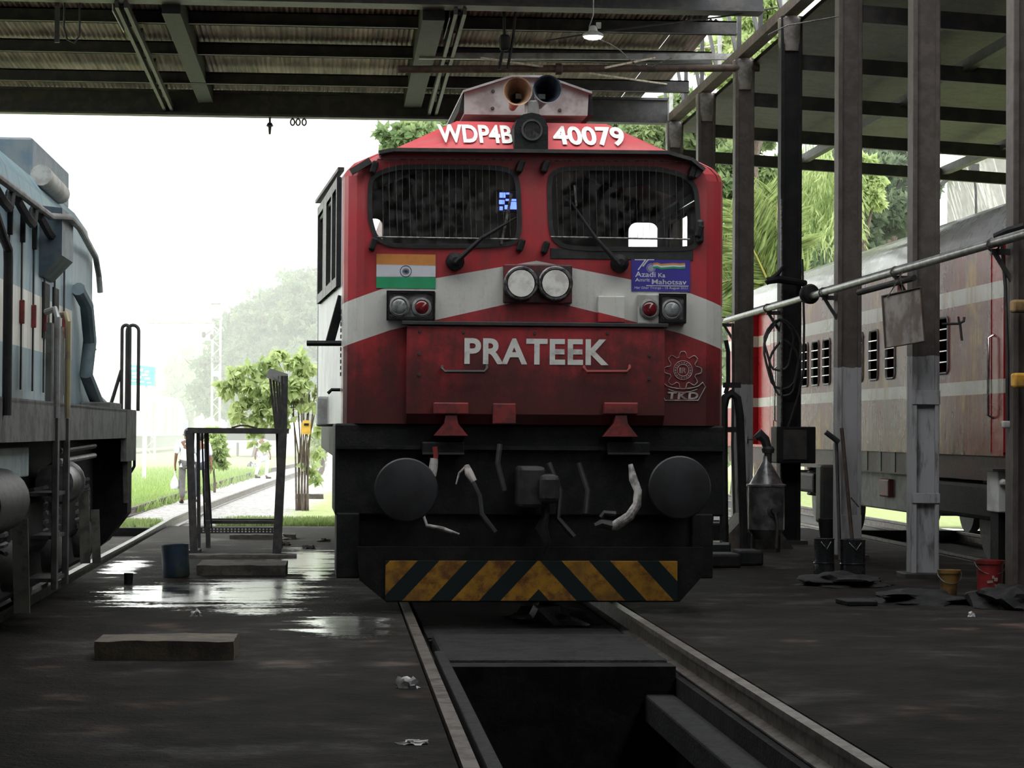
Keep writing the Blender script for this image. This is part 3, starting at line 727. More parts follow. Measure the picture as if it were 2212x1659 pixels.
# marker lamps
redlens = simple('red_lens', (.16,.012,.018), (.09,.01,.012), .15, 0, 20, coat=.5); clearlens = simple('clear_lens', (.24,.25,.25), (.14,.15,.15), .2, 0, 26, coat=.4)
def marker(x0, x1, y0, y1, lamps, mt, frame=None):
    r_ = rect_px(x0, x1, y0, y1); mb = MB(); mb.bb(r_[0], r_[1], -.07, 0, r_[2], r_[3], .008); b = mb.build('marker_lamp_box', mt, loco)
    if frame:
        r2_ = rect_px(*frame); mb = MB()
        mb.panel([(r2_[0],r2_[2]),(r2_[1],r2_[2]),(r2_[1],r2_[3]),(r2_[0],r2_[3])], [rrect(r2_[0]+.025,r2_[1]-.02,r2_[2]+.03,r2_[3]-.02,.02)], lambda u, v: (u, -.085, v))
        mb.bb(r2_[0], r2_[1], -.085, -.06, r2_[2], r2_[2]+.012); mb.bb(r2_[0], r2_[1], -.085, -.06, r2_[3]-.012, r2_[3]); mb.bb(r2_[0], r2_[0]+.012, -.085, -.06, r2_[2], r2_[3]); mb.bb(r2_[1]-.012, r2_[1], -.085, -.06, r2_[2], r2_[3])
        mb.build('lamp_gasket', black_grime, b)
    for (px, py, rr, lm) in lamps:
        c = P_(px, py, -.07)
        mb = MB(); mb.lathe(c, (0,-1,0), [(0,rr+.022),(.012,rr+.02),(.02,rr+.004),(.014,rr)], 24); mb.build('lamp_ring', ring_g, b, True)
        mb = MB(); mb.lathe(c, (0,-1,0), [(.01,rr),(.02,rr*.85),(.026,rr*.5),(.028,0)], 20); mb.build('lamp_lens', lm, b, True)
ring_g = simple('lamp_ring_grey', (.22,.22,.21), (.10,.10,.10), .5, 0, 12)
box_g = simple('marker_box_left', (.17,.17,.165), (.05,.05,.05), .5, 0, 10)
marker(835, 940, 631, 692, [(862,662,.062,clearlens),(911,664,.056,redlens)], box_g, (834,938,630,693))
marker(1376, 1428, 637, 700, [(1403,668,.060,redlens)], light_grey)
marker(1421, 1479, 637, 700, [(1451,669,.064,clearlens)], box_g, (1420,1479,636,699))
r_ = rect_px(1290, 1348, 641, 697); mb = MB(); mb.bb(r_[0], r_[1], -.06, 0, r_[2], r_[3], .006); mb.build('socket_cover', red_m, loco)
# top lamp in arch housing
mb = MB(); a_ = [fl(1111,322,-.02), fl(1111,275,-.02), fl(1117,258,-.02), fl(1130,247,-.02), fl(1148,243,-.02), fl(1166,247,-.02), fl(1178,258,-.02), fl(1184,275,-.02), fl(1184,322,-.02)]
mb.prism(a_, lambda u, v, t: (u, t, v), -.02, .55); th = mb.build('top_lamp_hood', black_grime, loco)
c = P_(1149, 281, -.02); mb = MB(); mb.lathe(c, (0,-1,0), [(0,.088),(.015,.085),(.015,.07),(-.0,.065),(0,0)], 24); mb.build('top_lamp', simple('dull_lamp', (.03,.03,.032), (.05,.05,.052), .2, .2), th, True)
# roof box behind, and horns
def Q(px, py, y): u, v = fl(px, py, y); return (u, v)
yb = .85
poly = [Q(1003,247,yb), Q(1004,198,yb), Q(1106,167,yb), Q(1178,168,yb), Q(1272,201,yb), Q(1269,250,yb)]
mb = MB(); mb.prism(poly, lambda u, v, t: (u, t, v), yb, yb+2.2); rb = mb.build('roof_box', simple('roof_box_grey', (.30,.30,.29), (.19,.17,.165), .55, 0, 5), loco)
mb = MB(); top = [Q(1000,200,yb-.03), Q(1106,167,yb-.03), Q(1178,168,yb-.03), Q(1278,203,yb-.03)]
for a, b in zip(top[:-1], top[1:]): mb.prism([a, b, (b[0], b[1]+.018), (a[0], a[1]+.018)], lambda u, v, t: (u, t, v), yb-.05, yb+2.25)
mb.build('roof_box_lid', grey_metal, rb)
mb = MB(); mb.prism([Q(989,245,yb+.1), Q(1000,200,yb+.1), Q(1004,200,yb+.1), Q(1004,246,yb+.1)], lambda u, v, t: (u, t, v), yb+.05, yb+2); mb.build('roof_box_side', black_grime, rb); mb = MB(); mb.prism([Q(1269,249,yb+.1), Q(1271,203,yb+.1), Q(1277,204,yb+.1), Q(1281,250,yb+.1)], lambda u, v, t: (u, t, v), yb+.05, yb+2); mb.build('roof_box_side', black_grime, rb)
mb = MB()
for (px, py) in ((1065,197),(1064,234),(1209,238),(1209,199)): mb.lathe((Q(px,py,yb)[0], yb, Q(px,py,yb)[1]), (0,-1,0), [(0,.016),(.02,.012)], 8)
mb.build('bolt', dark_steel, rb)
for (px, py, mt, im) in ((1118,197,tan_p,tan_p),(1183,193,simple('horn_blue', (.045,.055,.075), (.02,.02,.03), .35),None)):
    c = Vector(P_(px, py, .25)); q = Vector(((1150-px)*.0006, 1, -.10)).normalized()
    mb = MB(); mb.lathe(c, -q, [(-.55,.03),(-.35,.045),(-.18,.075),(-.05,.105),(0,.118),(.006,.118),(0,.108),(-.06,.09),(-.2,.05),(-.4,.025)], 28)
    mb.build('horn', mt, loco, True)
mb = MB(); a = P_(1150,245,.30); mb.bb(a[0]-.05, a[0]+.05, .25, .45, a[2]-.03, a[2]+.10, .01); mb.tube([(a[0],.35,a[2]+.08),(a[0],.35,a[2]+.22)], .02, 8); mb.bb(a[0]-.12, a[0]+.12, .45, .5, a[2]+.14, a[2]+.18); mb.build('horn_stand', grey_metal, loco)
# red brackets under the nose
for (x0, x1, y0, y1) in ((936,1011,870,895),(1303,1376,870,895)):
    r_ = rect_px(x0, x1, y0, y1, -.1); mb = MB(); mb.bb(r_[0], r_[1], -.17, .0, r_[2], r_[3], .01); mb.build('lift_bracket', red_small, loco)
for (xc, yt, ybm) in ((974,897,941),(1340,897,943)):
    a = fl(xc-12, yt, -.12); b = fl(xc+12, yt, -.12); c = fl(xc+36, ybm, -.12); d = fl(xc-36, ybm, -.12); mb = MB()
    mb.prism([a, b, fl(xc+15,yt+18,-.12), c, d, fl(xc-15,yt+18,-.12)], lambda u, v, t: (u, t, v), -.16, 0); mb.build('lift_lug', red_small, loco)
r_ = rect_px(1062, 1112, 872, 916); mb = MB(); mb.bb(r_[0], r_[1], -.11, 0, r_[2], r_[3], .008); mb.build('nose_cover', red_small, loco)
# buffer beam, skirts, guard
mb = MB(); mb.bb(-1.575, 1.51, .02, 1.4, .76, 1.48, .015); bb_ = mb.build('buffer_beam', black_grime, loco)
mb = MB(); mb.bb(-1.575, 1.50, -.03, .02, 1.28, 1.31); mb.build('beam_rib', black_grime, bb_)
for a_ in ((-1.56, -1.38), (1.25, 1.42)):
    mb = MB(); mb.bb(*a_, -.02, .8, .27, .78, .01); mb.build('corner_step', black_grime, loco)
mb = MB(); mb.bb(-1.4, 1.3, .05, .5, .3, .8); mb.build('front_plate', black_grime, loco)
mb = MB(); mb.prism([(-1.40,.52),(-1.38,.26),(-1.17,.09),(1.14,.09),(1.31,.28),(1.33,.52)], lambda u, v, t: (u, t, v), -.10, -.04); plow = mb.build('cattle_guard', black_grime, loco)
def chev():
    m = M('chevron_paint'); x, y, z = m.coords(); ax = (x-.02).ab(); s_ = ((ax+(z-.085)*.93)-.10)/.385
    n = m.noise(7, 6, rough=.75); n2 = m.noise(2.5, 3)
    k = s_.fr().lt(.56)*s_.gt(0).mx(0)
    yel = m.mix(n.sm(.38, .66), (.44,.22,.022), (.13,.05,.02)); yel = m.mix(n2.sm(.5, .7)*.6, yel, (.10,.05,.03))
    return m.bsdf(m.mix(k, (.010,.018,.019), yel), rough=.65, spec=.3, bump=n, bd=.003)
r_ = rect_px(832, 1463, 1212, 1298, -.11); mb = MB(); mb.bb(r_[0], r_[1], -.125, -.10, r_[2], r_[3], .003); cb = mb.build('chevron_plate', chev(), loco); cb['label'] = 'yellow and black chevron plate'
# buffers
for (px, py) in ((871,1055),(1447,1050)):
    c = P_(px, py, -.02); buf = None
    mb = MB(); mb.lathe(c, (0,-1,0), [(0,.15),(.25,.15),(.25,.11),(.46,.11)], 24); sh = mb.build('buffer_shank', black_grime, loco, True)
    mb = MB(); mb.lathe(c, (0,-1,0), [(.44,.20),(.45,.235),(.47,.245),(.485,.235),(.497,.17),(.503,.09),(.505,0)], 36); mb.build('buffer_head', simple('buffer_face', (.020,.021,.024), (.010,.010,.011), .5, 0, 4), sh, True)
# coupler, drawgear
c = P_(1140, 1050, -.05)
mb = MB(); mb.bb(c[0]-.10, c[0]+.10, -.45, 0, c[2]-.16, c[2]+.16, .03); mb.bb(c[0]+.05, c[0]+.20, -.55, -.1, c[2]-.12, c[2]+.10, .04); cp = mb.build('coupler', simple('coupler_metal', (.045,.042,.042), (.02,.02,.02), .5, .3, 9), loco)
mb = MB(); q = P_(1178, 1080, -.3); mb.tube([q, (q[0],-.32,q[2]-.12), (q[0]-.03,-.3,q[2]-.22), (q[0]+.02,-.3,q[2]-.33), (q[0]-.01,-.28,q[2]-.42)], [.035,.03,.05,.03,.015], 10); mb.build('coupling_screw', bpy.data.materials['coupler_metal'], cp, True)
for px in (940, 1340):
    r_ = rect_px(px-28, px+62, 955, 980, -.05); mb = MB(); mb.bb(r_[0], r_[1], -.10, 0, r_[2], r_[3], .01); mb.build('hose_bracket', black_grime, loco)
    mb = MB(); mb.bb(r_[0], r_[1], -.11, -.06, r_[2]-.005, r_[2]+.01); mb.build('bracket_edge', dark_steel, loco)
whitehose = simple('white_hose', (.42,.40,.38), (.16,.15,.14), .7, 0, 14)
mb = MB(); mb.tube([P_(1362,1003,-.3), P_(1368,1035,-.32), P_(1378,1060,-.34), P_(1376,1090,-.36), P_(1360,1115,-.36), P_(1330,1135,-.34), P_(1318,1138,-.32)], [.018,.035,.032,.036,.04,.042,.03], 10); mb.build('brake_hose', whitehose, loco, True)
mb = MB(); mb.tube([P_(1322,1136,-.33), P_(1300,1130,-.33), P_(1285,1136,-.33)], [.04,.035,.02], 8); mb.tube([P_(1330,1110,-.33), P_(1305,1108,-.33), P_(1298,1118,-.33)], .02, 8); mb.build('hose_end', dark_steel, loco, True)
mb = MB(); mb.tube([P_(938,990,-.2), P_(936,1010,-.2), P_(937,1030,-.22)], [.03,.034,.018], 8); mb.build('brake_hose', whitehose, loco, True)
mb = MB(); mb.tube([P_(939,965,-.2), P_(942,985,-.2), P_(940,995,-.2)], [.02,.02,.02], 8); mb.build('hose_band', red_small, loco, True)
mb = MB(); mb.tube([P_(922,1092,-.2), P_(915,1115,-.22), P_(922,1135,-.24), P_(955,1142,-.25), P_(992,1154,-.25)], [.02,.012,.014,.018,.008], 8); mb.build('brake_hose', whitehose, loco, True)
mb = MB(); mb.tube([P_(1008,1005,-.25), P_(1013,1022,-.27), P_(1024,1040,-.28)], [.02,.035,.025], 10); mb.tube([P_(1006,1008,-.25), P_(992,1022,-.25), P_(985,1046,-.25)], [.012,.010,.005], 6); mb.build('hose_coupling', simple('coupling_pale', (.5,.45,.42), (.2,.18,.17), .4, .2, 12), loco, True)
for (pa) in ([(1020,1040),(1035,1070),(1040,1110),(1070,1150)], [(1185,1000),(1210,1060),(1205,1120),(1240,1160)], [(1080,960),(1075,1000),(1090,1060)], [(1250,1000),(1270,1060),(1265,1110)]):
    mb = MB(); mb.tube([P_(a, b, -.15-.03*i) for i, (a, b) in enumerate(pa)], .022, 8); mb.build('brake_hose', rubber, loco, True)
# cab interior
mb = MB(); mb.bb(-.35, .02, .30, .42, 2.05, 2.8, .02); mb.bb(-1.3, 1.3, .15, .55, 2.0, 2.72, .03); mb.build('control_desk', lining, loco)
for x in (-.75, .8):
    mb = MB(); mb.bb(x-.25, x+.25, 1.5, 1.62, 2.4, 3.0, .05); mb.bb(x-.25, x+.25, 1.2, 1.6, 2.35, 2.45, .04); mb.build('driver_seat', black_grime, loco)
mb = MB(); c0 = fl(1078, 455, .5); c1 = fl(1117, 415, .5); mb.bb(c0[0]-.02, c1[0]+.02, .5, .56, c0[1]-.02, c1[1]+.02, .01); sc_ = mb.build('display_screen', black_grime, loco)
mb = MB()
for (x0, x1, y0, y1) in ((1079,1092,416,427),(1093,1101,416,420),(1078,1090,432,441),(1092,1116,430,434),(1102,1117,436,452),(1090,1100,443,452),(1079,1086,446,454)):
    r_ = rect_px(x0, x1, y0, y1, .495); mb.bb(r_[0], r_[1], .492, .497, r_[2], r_[3])
mb.build('screen_glow', screen_glow, sc_)
# hood, frame and bogies behind
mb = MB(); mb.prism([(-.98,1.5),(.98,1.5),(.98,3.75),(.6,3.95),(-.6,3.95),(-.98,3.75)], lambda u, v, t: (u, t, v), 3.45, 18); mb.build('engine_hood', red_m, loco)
mb = MB(); mb.bb(-1.5, 1.45, .5, 18, 1.15, 1.5, .02); mb.build('underframe', black_grime, loco)
for y0 in (2.6, 13):
    mb = MB(); mb.bb(-1.15, 1.15, y0-1, y0+3.2, .55, .95, .05); bg = mb.build('bogie', black_grime, loco)
    for k in range(3):
        mb = MB(); mb.tube([(-.80,y0+k*1.6-.4,.5),(.80,y0+k*1.6-.4,.5)], .1, 10)
        for s in (-.8725, .8725): mb.lathe((s-.07, y0+k*1.6-.4, .5), (1,0,0), [(0,.50),(.13,.49)], 28)
        mb.build('wheelset', dark_steel, bg)
mb = MB(); mb.bb(-1.2, 1.2, 7.5, 11, .35, 1.1, .1); mb.build('fuel_tank', black_grime, loco)
mb = MB()
for x, y0_ in ((1.53, 690), ):
    mb.tube([P_(1568,735,.5), P_(1573,760,.5), P_(1573,830,.5), P_(1567,850,.5)], .018, 8)
mb.build('side_handrail', black_grime, loco, True)

# ============================================================ BLUE LOCOMOTIVE (left)
BX, BS, BHD = -3.455, -1.94, -2.24      # centre, frame side, hood side
def blue_paint():
    m = M('locomotive_blue'); x, y, z = m.coords(True); n = m.noise(2.4, 5, rough=.7); st = m.noise(1, 5, m.vec(x*4, y*5, z*.8), rough=.7)
    blue = m.mix((n*.5+st*.5).sm(.4, .62), (.13,.22,.27), (.22,.29,.30))
    band = z.gt(2.01)*z.lt(2.43)*y.lt(20.0)
    wht = m.mix(st.sm(.45, .7), (.55,.55,.50), (.38,.34,.27))
    seam = ((y*1.54).fr()-.5).ab().gt(.485)*y.lt(19.8)
    col = m.mix(band, blue, wht); col = m.mix(st.sm(.62, .8)*.5, col, (.28,.20,.14)); col = m.mix(seam*.85, col, (.03,.03,.035))
    return m.bsdf(col, rough=.5, spec=.35, bump=n, bd=.004)
bl_m = blue_paint()
bl_plain = simple('blue_plain', (.10,.15,.19), (.16,.19,.20), .5, 0, 4)
bl_grime = simple('frame_grime', (.14,.145,.135), (.07,.07,.065), .65, 0, 5, bd=.004)
HE = 21.75
bloco = thing('locomotive', (BX, 16, 0), 'blue diesel locomotive with white side band standing on the left track', 'locomotive')
prof = [(BHD, 1.6), (BHD, 3.02), (BHD-.05, 3.25), (BHD-.17, 3.42), (BHD-.36, 3.55), (BHD-.65, 3.62)]
prof = prof+[(2*BX-a, b) for a, b in prof[::-1]]
mb = MB(); mb.loft([[(a, y, b) for a, b in prof] for y in (4.0, HE-.12)]+[[(BX+(a-BX)*.96, HE, 1.6+(b-1.6)*.98) for a, b in prof]], cap0=True, cap1=True); mb.build('hood', bl_m, bloco, True, autos=50)
mb = MB(); mb.bb(BHD-1.2, BHD-.22, 19.0, 21.6, 3.45, 3.79, .02); mb.build('roof_hatch', bl_plain, bloco)
mb = MB(); mb.tube([(BHD-.10, 18.6, 3.44), (BHD-.10, 19.9, 3.42)], .085, 14); mb.build('exhaust_pipe', light_grey, bloco, True)
mb = MB()
yy = 10.2
while yy < 19.3:
    mb = MB(); mb.bb(BHD, BHD+.035, yy-.02, yy+.02, 2.75, 2.95, .006); mb.build('door_hinge', black_grime, bloco)
    mb = MB(); mb.bb(BHD, BHD+.035, yy-.02, yy+.02, 2.17, 2.34, .006); mb.build('door_latch', red_small, bloco)
    mb = MB(); mb.tube([(BHD+.012, yy, 1.7), (BHD+.012, yy, 3.0)], .008, 5); mb.build('door_rod', dark_steel, bloco)
    yy += .65
# sandbox / filter box on hood flank
mb = MB(); mb.prism([(BHD-.12,3.13),(BHD+.17,3.10),(BHD+.17,2.74),(BHD+.02,2.58),(BHD-.02,2.58)], lambda u, v, t: (u, t, v), 17.75, 18.5); mb.build('filter_box', simple('box_blue', (.06,.09,.11), (.10,.13,.15), .5, 0, 5), bloco)
mb = MB(); mb.bb(BHD, BHD+.012, 17.95, 18.35, 2.12, 2.55); mb.build('side_grille', black_grime, bloco)
mb = MB(); mb.bb(BHD, BHD+.012, 18.6, 18.95, 2.2, 2.55); mb.build('side_grille', black_grime, bloco)
mb = MB(); mb.tube([(BHD+.10, 9, 3.02), (BHD+.10, 17.6, 3.02), (BHD+.21, 17.9, 3.04), (BHD+.20, 18.7, 3.03), (BHD+.10, 20.3, 3.03), (BHD+.05, 21.4, 3.0), (BHD+.04, HE+.05, 2.86), (BHD+.05, HE+.1, 2.70)], .028, 10); mb.build('hood_handrail', grey_metal, bloco, True)
for y0 in (14.4, 15.6, 16.8, 18.0):
    mb = MB(); mb.tube([(BHD+.08, y0-.9, 2.98), (BHD+.09, y0-.45, 2.90), (BHD+.09, y0-.15, 2.88), (BHD+.08, y0, 3.0)], .035, 6); mb.build('sagging_cable', black_grime, bloco, True)
mb = MB(); mb.tube([(BHD+.05, 20.0, 2.62), (BHD+.09, 20.3, 2.5), (BHD+.09, 20.6, 2.2), (BHD+.06, 20.6, 1.9), (BHD+.12, 20.9, 1.68), (BHD+.1, 21.6, 1.64)], .06, 10); mb.build('drain_pipe', simple('pipe_blue', (.15,.20,.22), None, .5), bloco, True)
mb = MB(); mb.tube([(BHD+.03, 21.0, 2.19), (BHD+.03, 21.7, 2.16)], .010, 5); mb.build('small_rail', light_grey, bloco)
# frame / footplate
mb = MB(); mb.bb(2*BX-BS, BS, 3, 22.95, 1.58, 1.61); mb.bb(BS-.03, BS, 3, 22.95, 1.34, 1.6); mb.bb(2*BX-BS, 2*BX-BS+.03, 3, 22.95, 1.34, 1.6); mb.bb(2*BX-BS, BS, 22.8, 22.95, 1.22, 1.6); mb.bb(BX-.6, BX+.6, 3, 22.8, 1.0, 1.55)
mb.bb(BS-.05, BS+.004, 21.9, 22.95, 1.12, 1.6); mb.build('footplate', bl_grime, bloco)
mb = MB(); mb.bb(BS-.28, BS-.02, 20.5, 21.6, 1.605, 1.66, .01); mb.build('footplate_box', bl_grime, bloco)
# stanchion handrails
mb = MB(); mb.tube([(BS+.02, 12.2, 3.0), (BS+.02, 13.55, 2.54), (BS+.02, 13.78, 2.48), (BS+.02, 13.8, 2.40), (BS+.02, 13.8, 1.50)], .028, 10); mb.build('cab_handrail', dark_steel, bloco, True)
for yq, mt in ((16.3, grey_metal), (16.95, simple('yellowed_rail', (.28,.24,.13), (.16,.15,.12)))):
    mb = MB(); mb.tube([(BS+.015, yq, 1.5), (BS+.015, yq, 2.20), (BS-.01, yq+.05, 2.26), (BS-.08, yq+.1, 2.24)], .022, 8); mb.build('step_handrail', mt, bloco, True)
mb = MB(); mb.bb(BS-.06, BS-.02, 16.25, 17.0, 1.42, 2.16); mb.build('step_well', bl_grime, bloco)
mb = MB(); mb.bb(BS-.02, BS+.02, 16.35, 16.45, .30, 1.5, .004); mb.bb(BS-.02, BS+.02, 17.0, 17.1, .30, 1.5, .004)
for z0 in (.35, .65, .95): mb.bb(BS-.2, BS, 16.4, 17.05, z0, z0+.025)
mb.build('side_ladder', simple('ladder_grey', (.08,.085,.08), (.04,.04,.04), .5, .2, 6), bloco)
def uloop(x, y0, y1, zt, z0=1.60):
    r_ = (y1-y0)/2; return [(x, y0, z0), (x, y0, zt-r_)]+[(x, (y0+y1)/2-r_*cos(pi*i/8), zt-r_+r_*sin(pi*i/8)) for i in range(1, 8)]+[(x, y1, zt-r_), (x, y1, z0)]
for (pa, pb) in ((262, 279), (273, 298)):
    a = at(pa, 890, 22.6); b = at(pb, 890, 22.6); r_ = (b.x-a.x)/2
    mb = MB(); mb.tube([(a.x,22.6,1.6),(a.x,22.6,2.43-r_)]+[((a.x+b.x)/2-r_*cos(pi*i/8),22.6,2.43-r_+r_*sin(pi*i/8)) for i in range(1,8)]+[(b.x,22.6,2.43-r_),(b.x,22.6,1.6)], .017, 8); mb.build('end_handrail', dark_steel, bloco, True)
mb = MB(); mb.tube([at(262,800,22.6), at(238,878,22.6)], .018, 8); mb.build('rail_brace', dark_steel, bloco)
mb = MB(); mb.bb(at(212,880,22.4).x, at(250,880,22.4).x, 22.2, 22.6, 1.60, 1.66); mb.build('end_locker', bl_grime, bloco)
# below the footplate
mb = MB(); mb.bb(BX-1.2, BX+1.35, 15.3, 20.4, .55, .95, .05); bg = mb.build('bogie', black_grime, bloco)
for k in range(3):
    yw = 14.0+k*2.1+1.4
    mb = MB(); mb.tube([(BX-.8,yw,.5),(BX+1.2,yw,.5)], .1, 10)
    for s in (-G, G): mb.lathe((BX+s-.07, yw, .5), (1,0,0), [(0,.52),(.12,.50),(.13,.3),(.10,.28)], 28)
    mb.build('wheelset', dark_steel, bg, True)
    mb = MB(); mb.lathe((BX+1.30, yw, .52), (1,0,0), [(0,.17),(.1,.17),(.13,.12),(.14,0)], 16); mb.build('axle_box', simple('axle_grey', (.11,.105,.10), (.05,.05,.05), .5, .2), bg, True)
    for s in (-.38, .38):
        mb = MB(); pts = [(BX+1.3+.07*cos(q*.8), yw+s+.07*sin(q*.8), .62+q*.008) for q in range(48)]; mb.tube(pts, .018, 5); mb.build('spring', simple('spring_dark', (.08,.08,.08)), bg, True)
mb = MB(); mb.tube([(BX+1.38, 13.3, .98), (BX+1.38, 14.55, .98)], .20, 20); mb.build('air_reservoir', simple('reservoir', (.05,.05,.048), (.025,.025,.025), .5, 0), bloco, True)
mb = MB(); mb.lathe((BX+1.40, 17.3, 1.02), (0,1,0), [(0,.02),(.0,.14),(.5,.15),(.52,.17),(.55,.17),(.56,0)], 20); mb.build('brake_cylinder', simple('cyl_grey', (.16,.16,.16), (.07,.07,.07), .4, .3), bloco, True)
mb = MB(); mb.bb(BS-.16, BS-.12, 14.0, 15.9, 1.10, 1.30, .01); mb.build('battery_box', simple('box_pale_blue', (.33,.42,.41), (.24,.30,.30), .5), bloco)
mb = MB(); mb.bb(BX-1.2, BS-.2, 3, 14.0, .15, 1.1, .08); mb.build('fuel_tank', black_grime, bloco)
mb = MB(); mb.bb(BX-1.3, BS-.30, 14.8, 21.9, .22, 1.40, .05); mb.bb(BX-.6, BX+.6, 10, 22.2, .02, 1.0); mb.build('undergear', black_grime, bloco)  # undergear block, enlarged to blacken the lit trackbed under the locomotive
for (yq, z0, z1, w_) in ((14.95,.25,.85,.10), (18.7,.35,.92,.08), (19.6,.3,.75,.07), (22.3,.72,1.32,.05)):
    mb = MB(); mb.beam((BS-.03,yq,z0), (BS-.05,yq,z1), w_, .02, (0,1,0)); mb.build('sand_pipe', simple('sandpipe', (.12,.12,.10), (.05,.05,.045)), bloco)
for zq in (1.18, 1.26):
    mb = MB(); mb.tube([(BS-.08, 17.3, zq), (BS-.08, 19.8, zq+.02)], .022, 8); mb.build('air_pipe', grey_metal if zq < 1.2 else dark_steel, bloco, True)
mb = MB(); mb.prism([(BX-1.4,1.3),(BS-.02,1.3),(BS-.02,.62),(BS-.22,.35),(BS-.5,.14),(BX-1.2,.14)], lambda u, v, t: (u, t, v), 22.3, 22.75); mb.build('cattle_guard', black_grime, bloco)
mb = MB(); mb.lathe((BS-.35, 22.9, 1.05), (0,1,0), [(0,.13),(.35,.13),(.36,.24),(.42,.24),(.44,0)], 24); mb.build('buffer', black_grime, bloco, True)
mb = MB(); mb.tube([(BS-.02,22.95,1.28),(BS-.02,23.05,1.2),(BS-.02,23.05,1.06),(BS-.05,23.0,1.0)], .015, 6); mb.build('jumper_cable', black_grime, bloco, True)

# ============================================================ MAROON COACH (right)
KX = 6.95; KC = 8.55; K0, K1 = 23.65, 40.6
def coach_paint():
    m = M('coach_maroon'); x, y, z = m.coords(True); n = m.noise(1.1, 5, rough=.65); st = m.noise(1, 5, m.vec(x*4, y*3.2, z*.5), rough=.7)
    endz = y.gt(36.3).mx(y.lt(24.1))
    base = m.mix(st.sm(.38, .66), (.20,.018,.016), (.10,.022,.018)); base = m.mix(n.sm(.50, .66)*st.sm(.40,.60)*.9*endz.inv(), base, (.50,.27,.04))  # yellow streaks are a painted reflection, broken up by noise
    base = m.mix(endz, base, (.34,.018,.022))
    band = (z.gt(1.86)*z.lt(2.01)).mx(z.gt(2.86)*z.lt(3.04))
    base = m.mix(band, base, m.mix(st.sm(.45,.7), (.56,.55,.50), (.42,.34,.24)))
    base = m.mix(z.gt(3.50), base, m.mix(n.sm(.35, .65), (.45,.45,.46), (.16,.15,.15)))
    return m.bsdf(base, rough=(n-.5)*.2+.28, spec=.11, coat=0, bump=(st*.5+n), bd=.012)
ck = coach_paint()
coach = thing('passenger_coach', (KC, 32, 0), 'glossy maroon passenger coach with barred windows and grey roof behind the columns', 'railway coach')
wins = [(33.85,.46),(33.08,.46),(32.32,.46),(30.3,.46),(29.45,.46),(28.55,.46),(26.05,.46)]
wholes = [rrect(a-b/2, a+b/2, 2.12, 2.76, .07) for a, b in wins]
mb = MB(); mb.panel([(K0,1.22),(36.6,1.22),(36.6,3.50),(K0,3.50)], wholes, lambda u, v: (KX, u, v))
mb.add([(KX+.10,36.6,1.22),(KX+.10,38.2,1.22),(KX+.10,38.2,3.4),(KX+.10,36.6,3.4)], [(0,1,2,3)])
mb.bb(KX, KX+.1, 36.58, 36.62, 1.22, 3.5); mb.bb(KX, KX+.1, 38.18, 38.22, 1.22, 3.5); mb.bb(KX, KX+.12, 36.6, 38.2, 3.38, 3.5)
mb.panel([(38.2,1.22),(K1,1.22),(K1,3.50),(38.2,3.50)], [], lambda u, v: (KX, u, v))
for yy in (K0, K1): mb.add([(KX,yy,1.22),(2*KC-KX,yy,1.22),(2*KC-KX,yy,3.5),(KX,yy,3.5)], [(0,1,2,3)])
mb.add([(2*KC-KX,K0,1.22),(2*KC-KX,K1,1.22),(2*KC-KX,K1,1.9),(2*KC-KX,K0,1.9)], [(0,1,2,3)])
mb.panel([(K0,1.9),(K1,1.9),(K1,3.5),(K0,3.5)], [rrect(a-b/2-.1, a+b/2+.1, 2.05, 2.9, .07) for a, b in wins], lambda u, v: (2*KC-KX, u, v))
mb.bb(KX, 2*KC-KX, K0, K1, 1.20, 1.24)
mb.build('body_side', ck, coach, fix=False)
rp = [(KX-.02,3.48),(KX+.01,3.56),(KX+.10,3.74),(KX+.28,3.90),(KX+.6,4.04),(KX+1.0,4.12),(KC,4.15)]
rp = rp+[(2*KC-a, b) for a, b in rp[-2::-1]]
mb = MB(); mb.loft([[(a, y, b) for a, b in rp] for y in (K0, K1-.8)]+[[(a+(KC-a)*.06, K1-.25, b-.1) for a, b in rp], [(a+(KC-a)*.12, K1, b-.32 if b > 3.6 else b-.05) for a, b in rp]], cap0=True, cap1=True)
mb.build('roof', simple('coach_roof', (.38,.385,.39), (.13,.125,.12), .30, 0, .8, spec=.5, coat=.3, stretch=(1,.5,2.5)), coach, True)
mb = MB(); mb.bb(KX-.03, KX+.01, K0, K1, 3.475, 3.50); mb.build('rain_gutter', black_grime, coach)
for (a, b), h in zip(wins, wholes):
    mb = MB(); mb.tube([(KX-.004, u, v) for u, v in h], .016, 5, closed=True); wf = mb.build('window_frame', grey_metal, coach)
    for k in range(4):
        mb = MB(); zz = 2.25+k*.125; mb.tube([(KX-.012, a-b/2, zz), (KX-.012, a+b/2, zz)], .010, 5); mb.build('window_bar', chrome, wf)
for y0 in (24.1, 27.2, 31.4, 35.0, 36.3):
    mb = MB(); mb.bb(KX-.008, KX, y0-.012, y0+.012, 1.24, 3.47); mb.build('body_seam', ck, coach)
for (y0, z0) in ((24.0, 1.6), (35.9, 1.6), (38.5, 1.6)):
    mb = MB(); mb.tube([(KX, y0, z0), (KX-.06, y0, z0+.03), (KX-.06, y0, z0+.85), (KX, y0, z0+.88)], .016, 8); mb.build('door_handrail', chrome, coach, True)
mb = MB(); mb.bb(KX-.05, KX, 28.0, 28.22, 2.98, 3.32, .01)
mb.build('side_lamp', simple('alarm_red', (.22,.03,.03), (.4,.4,.38)), coach)
mb = MB(); mb.bb(KX+.03, KX+.12, K0, K1, .93, 1.20); mb.build('sole_bar', simple('sole_bar', (.07,.02,.018), (.03,.018,.018)), coach)
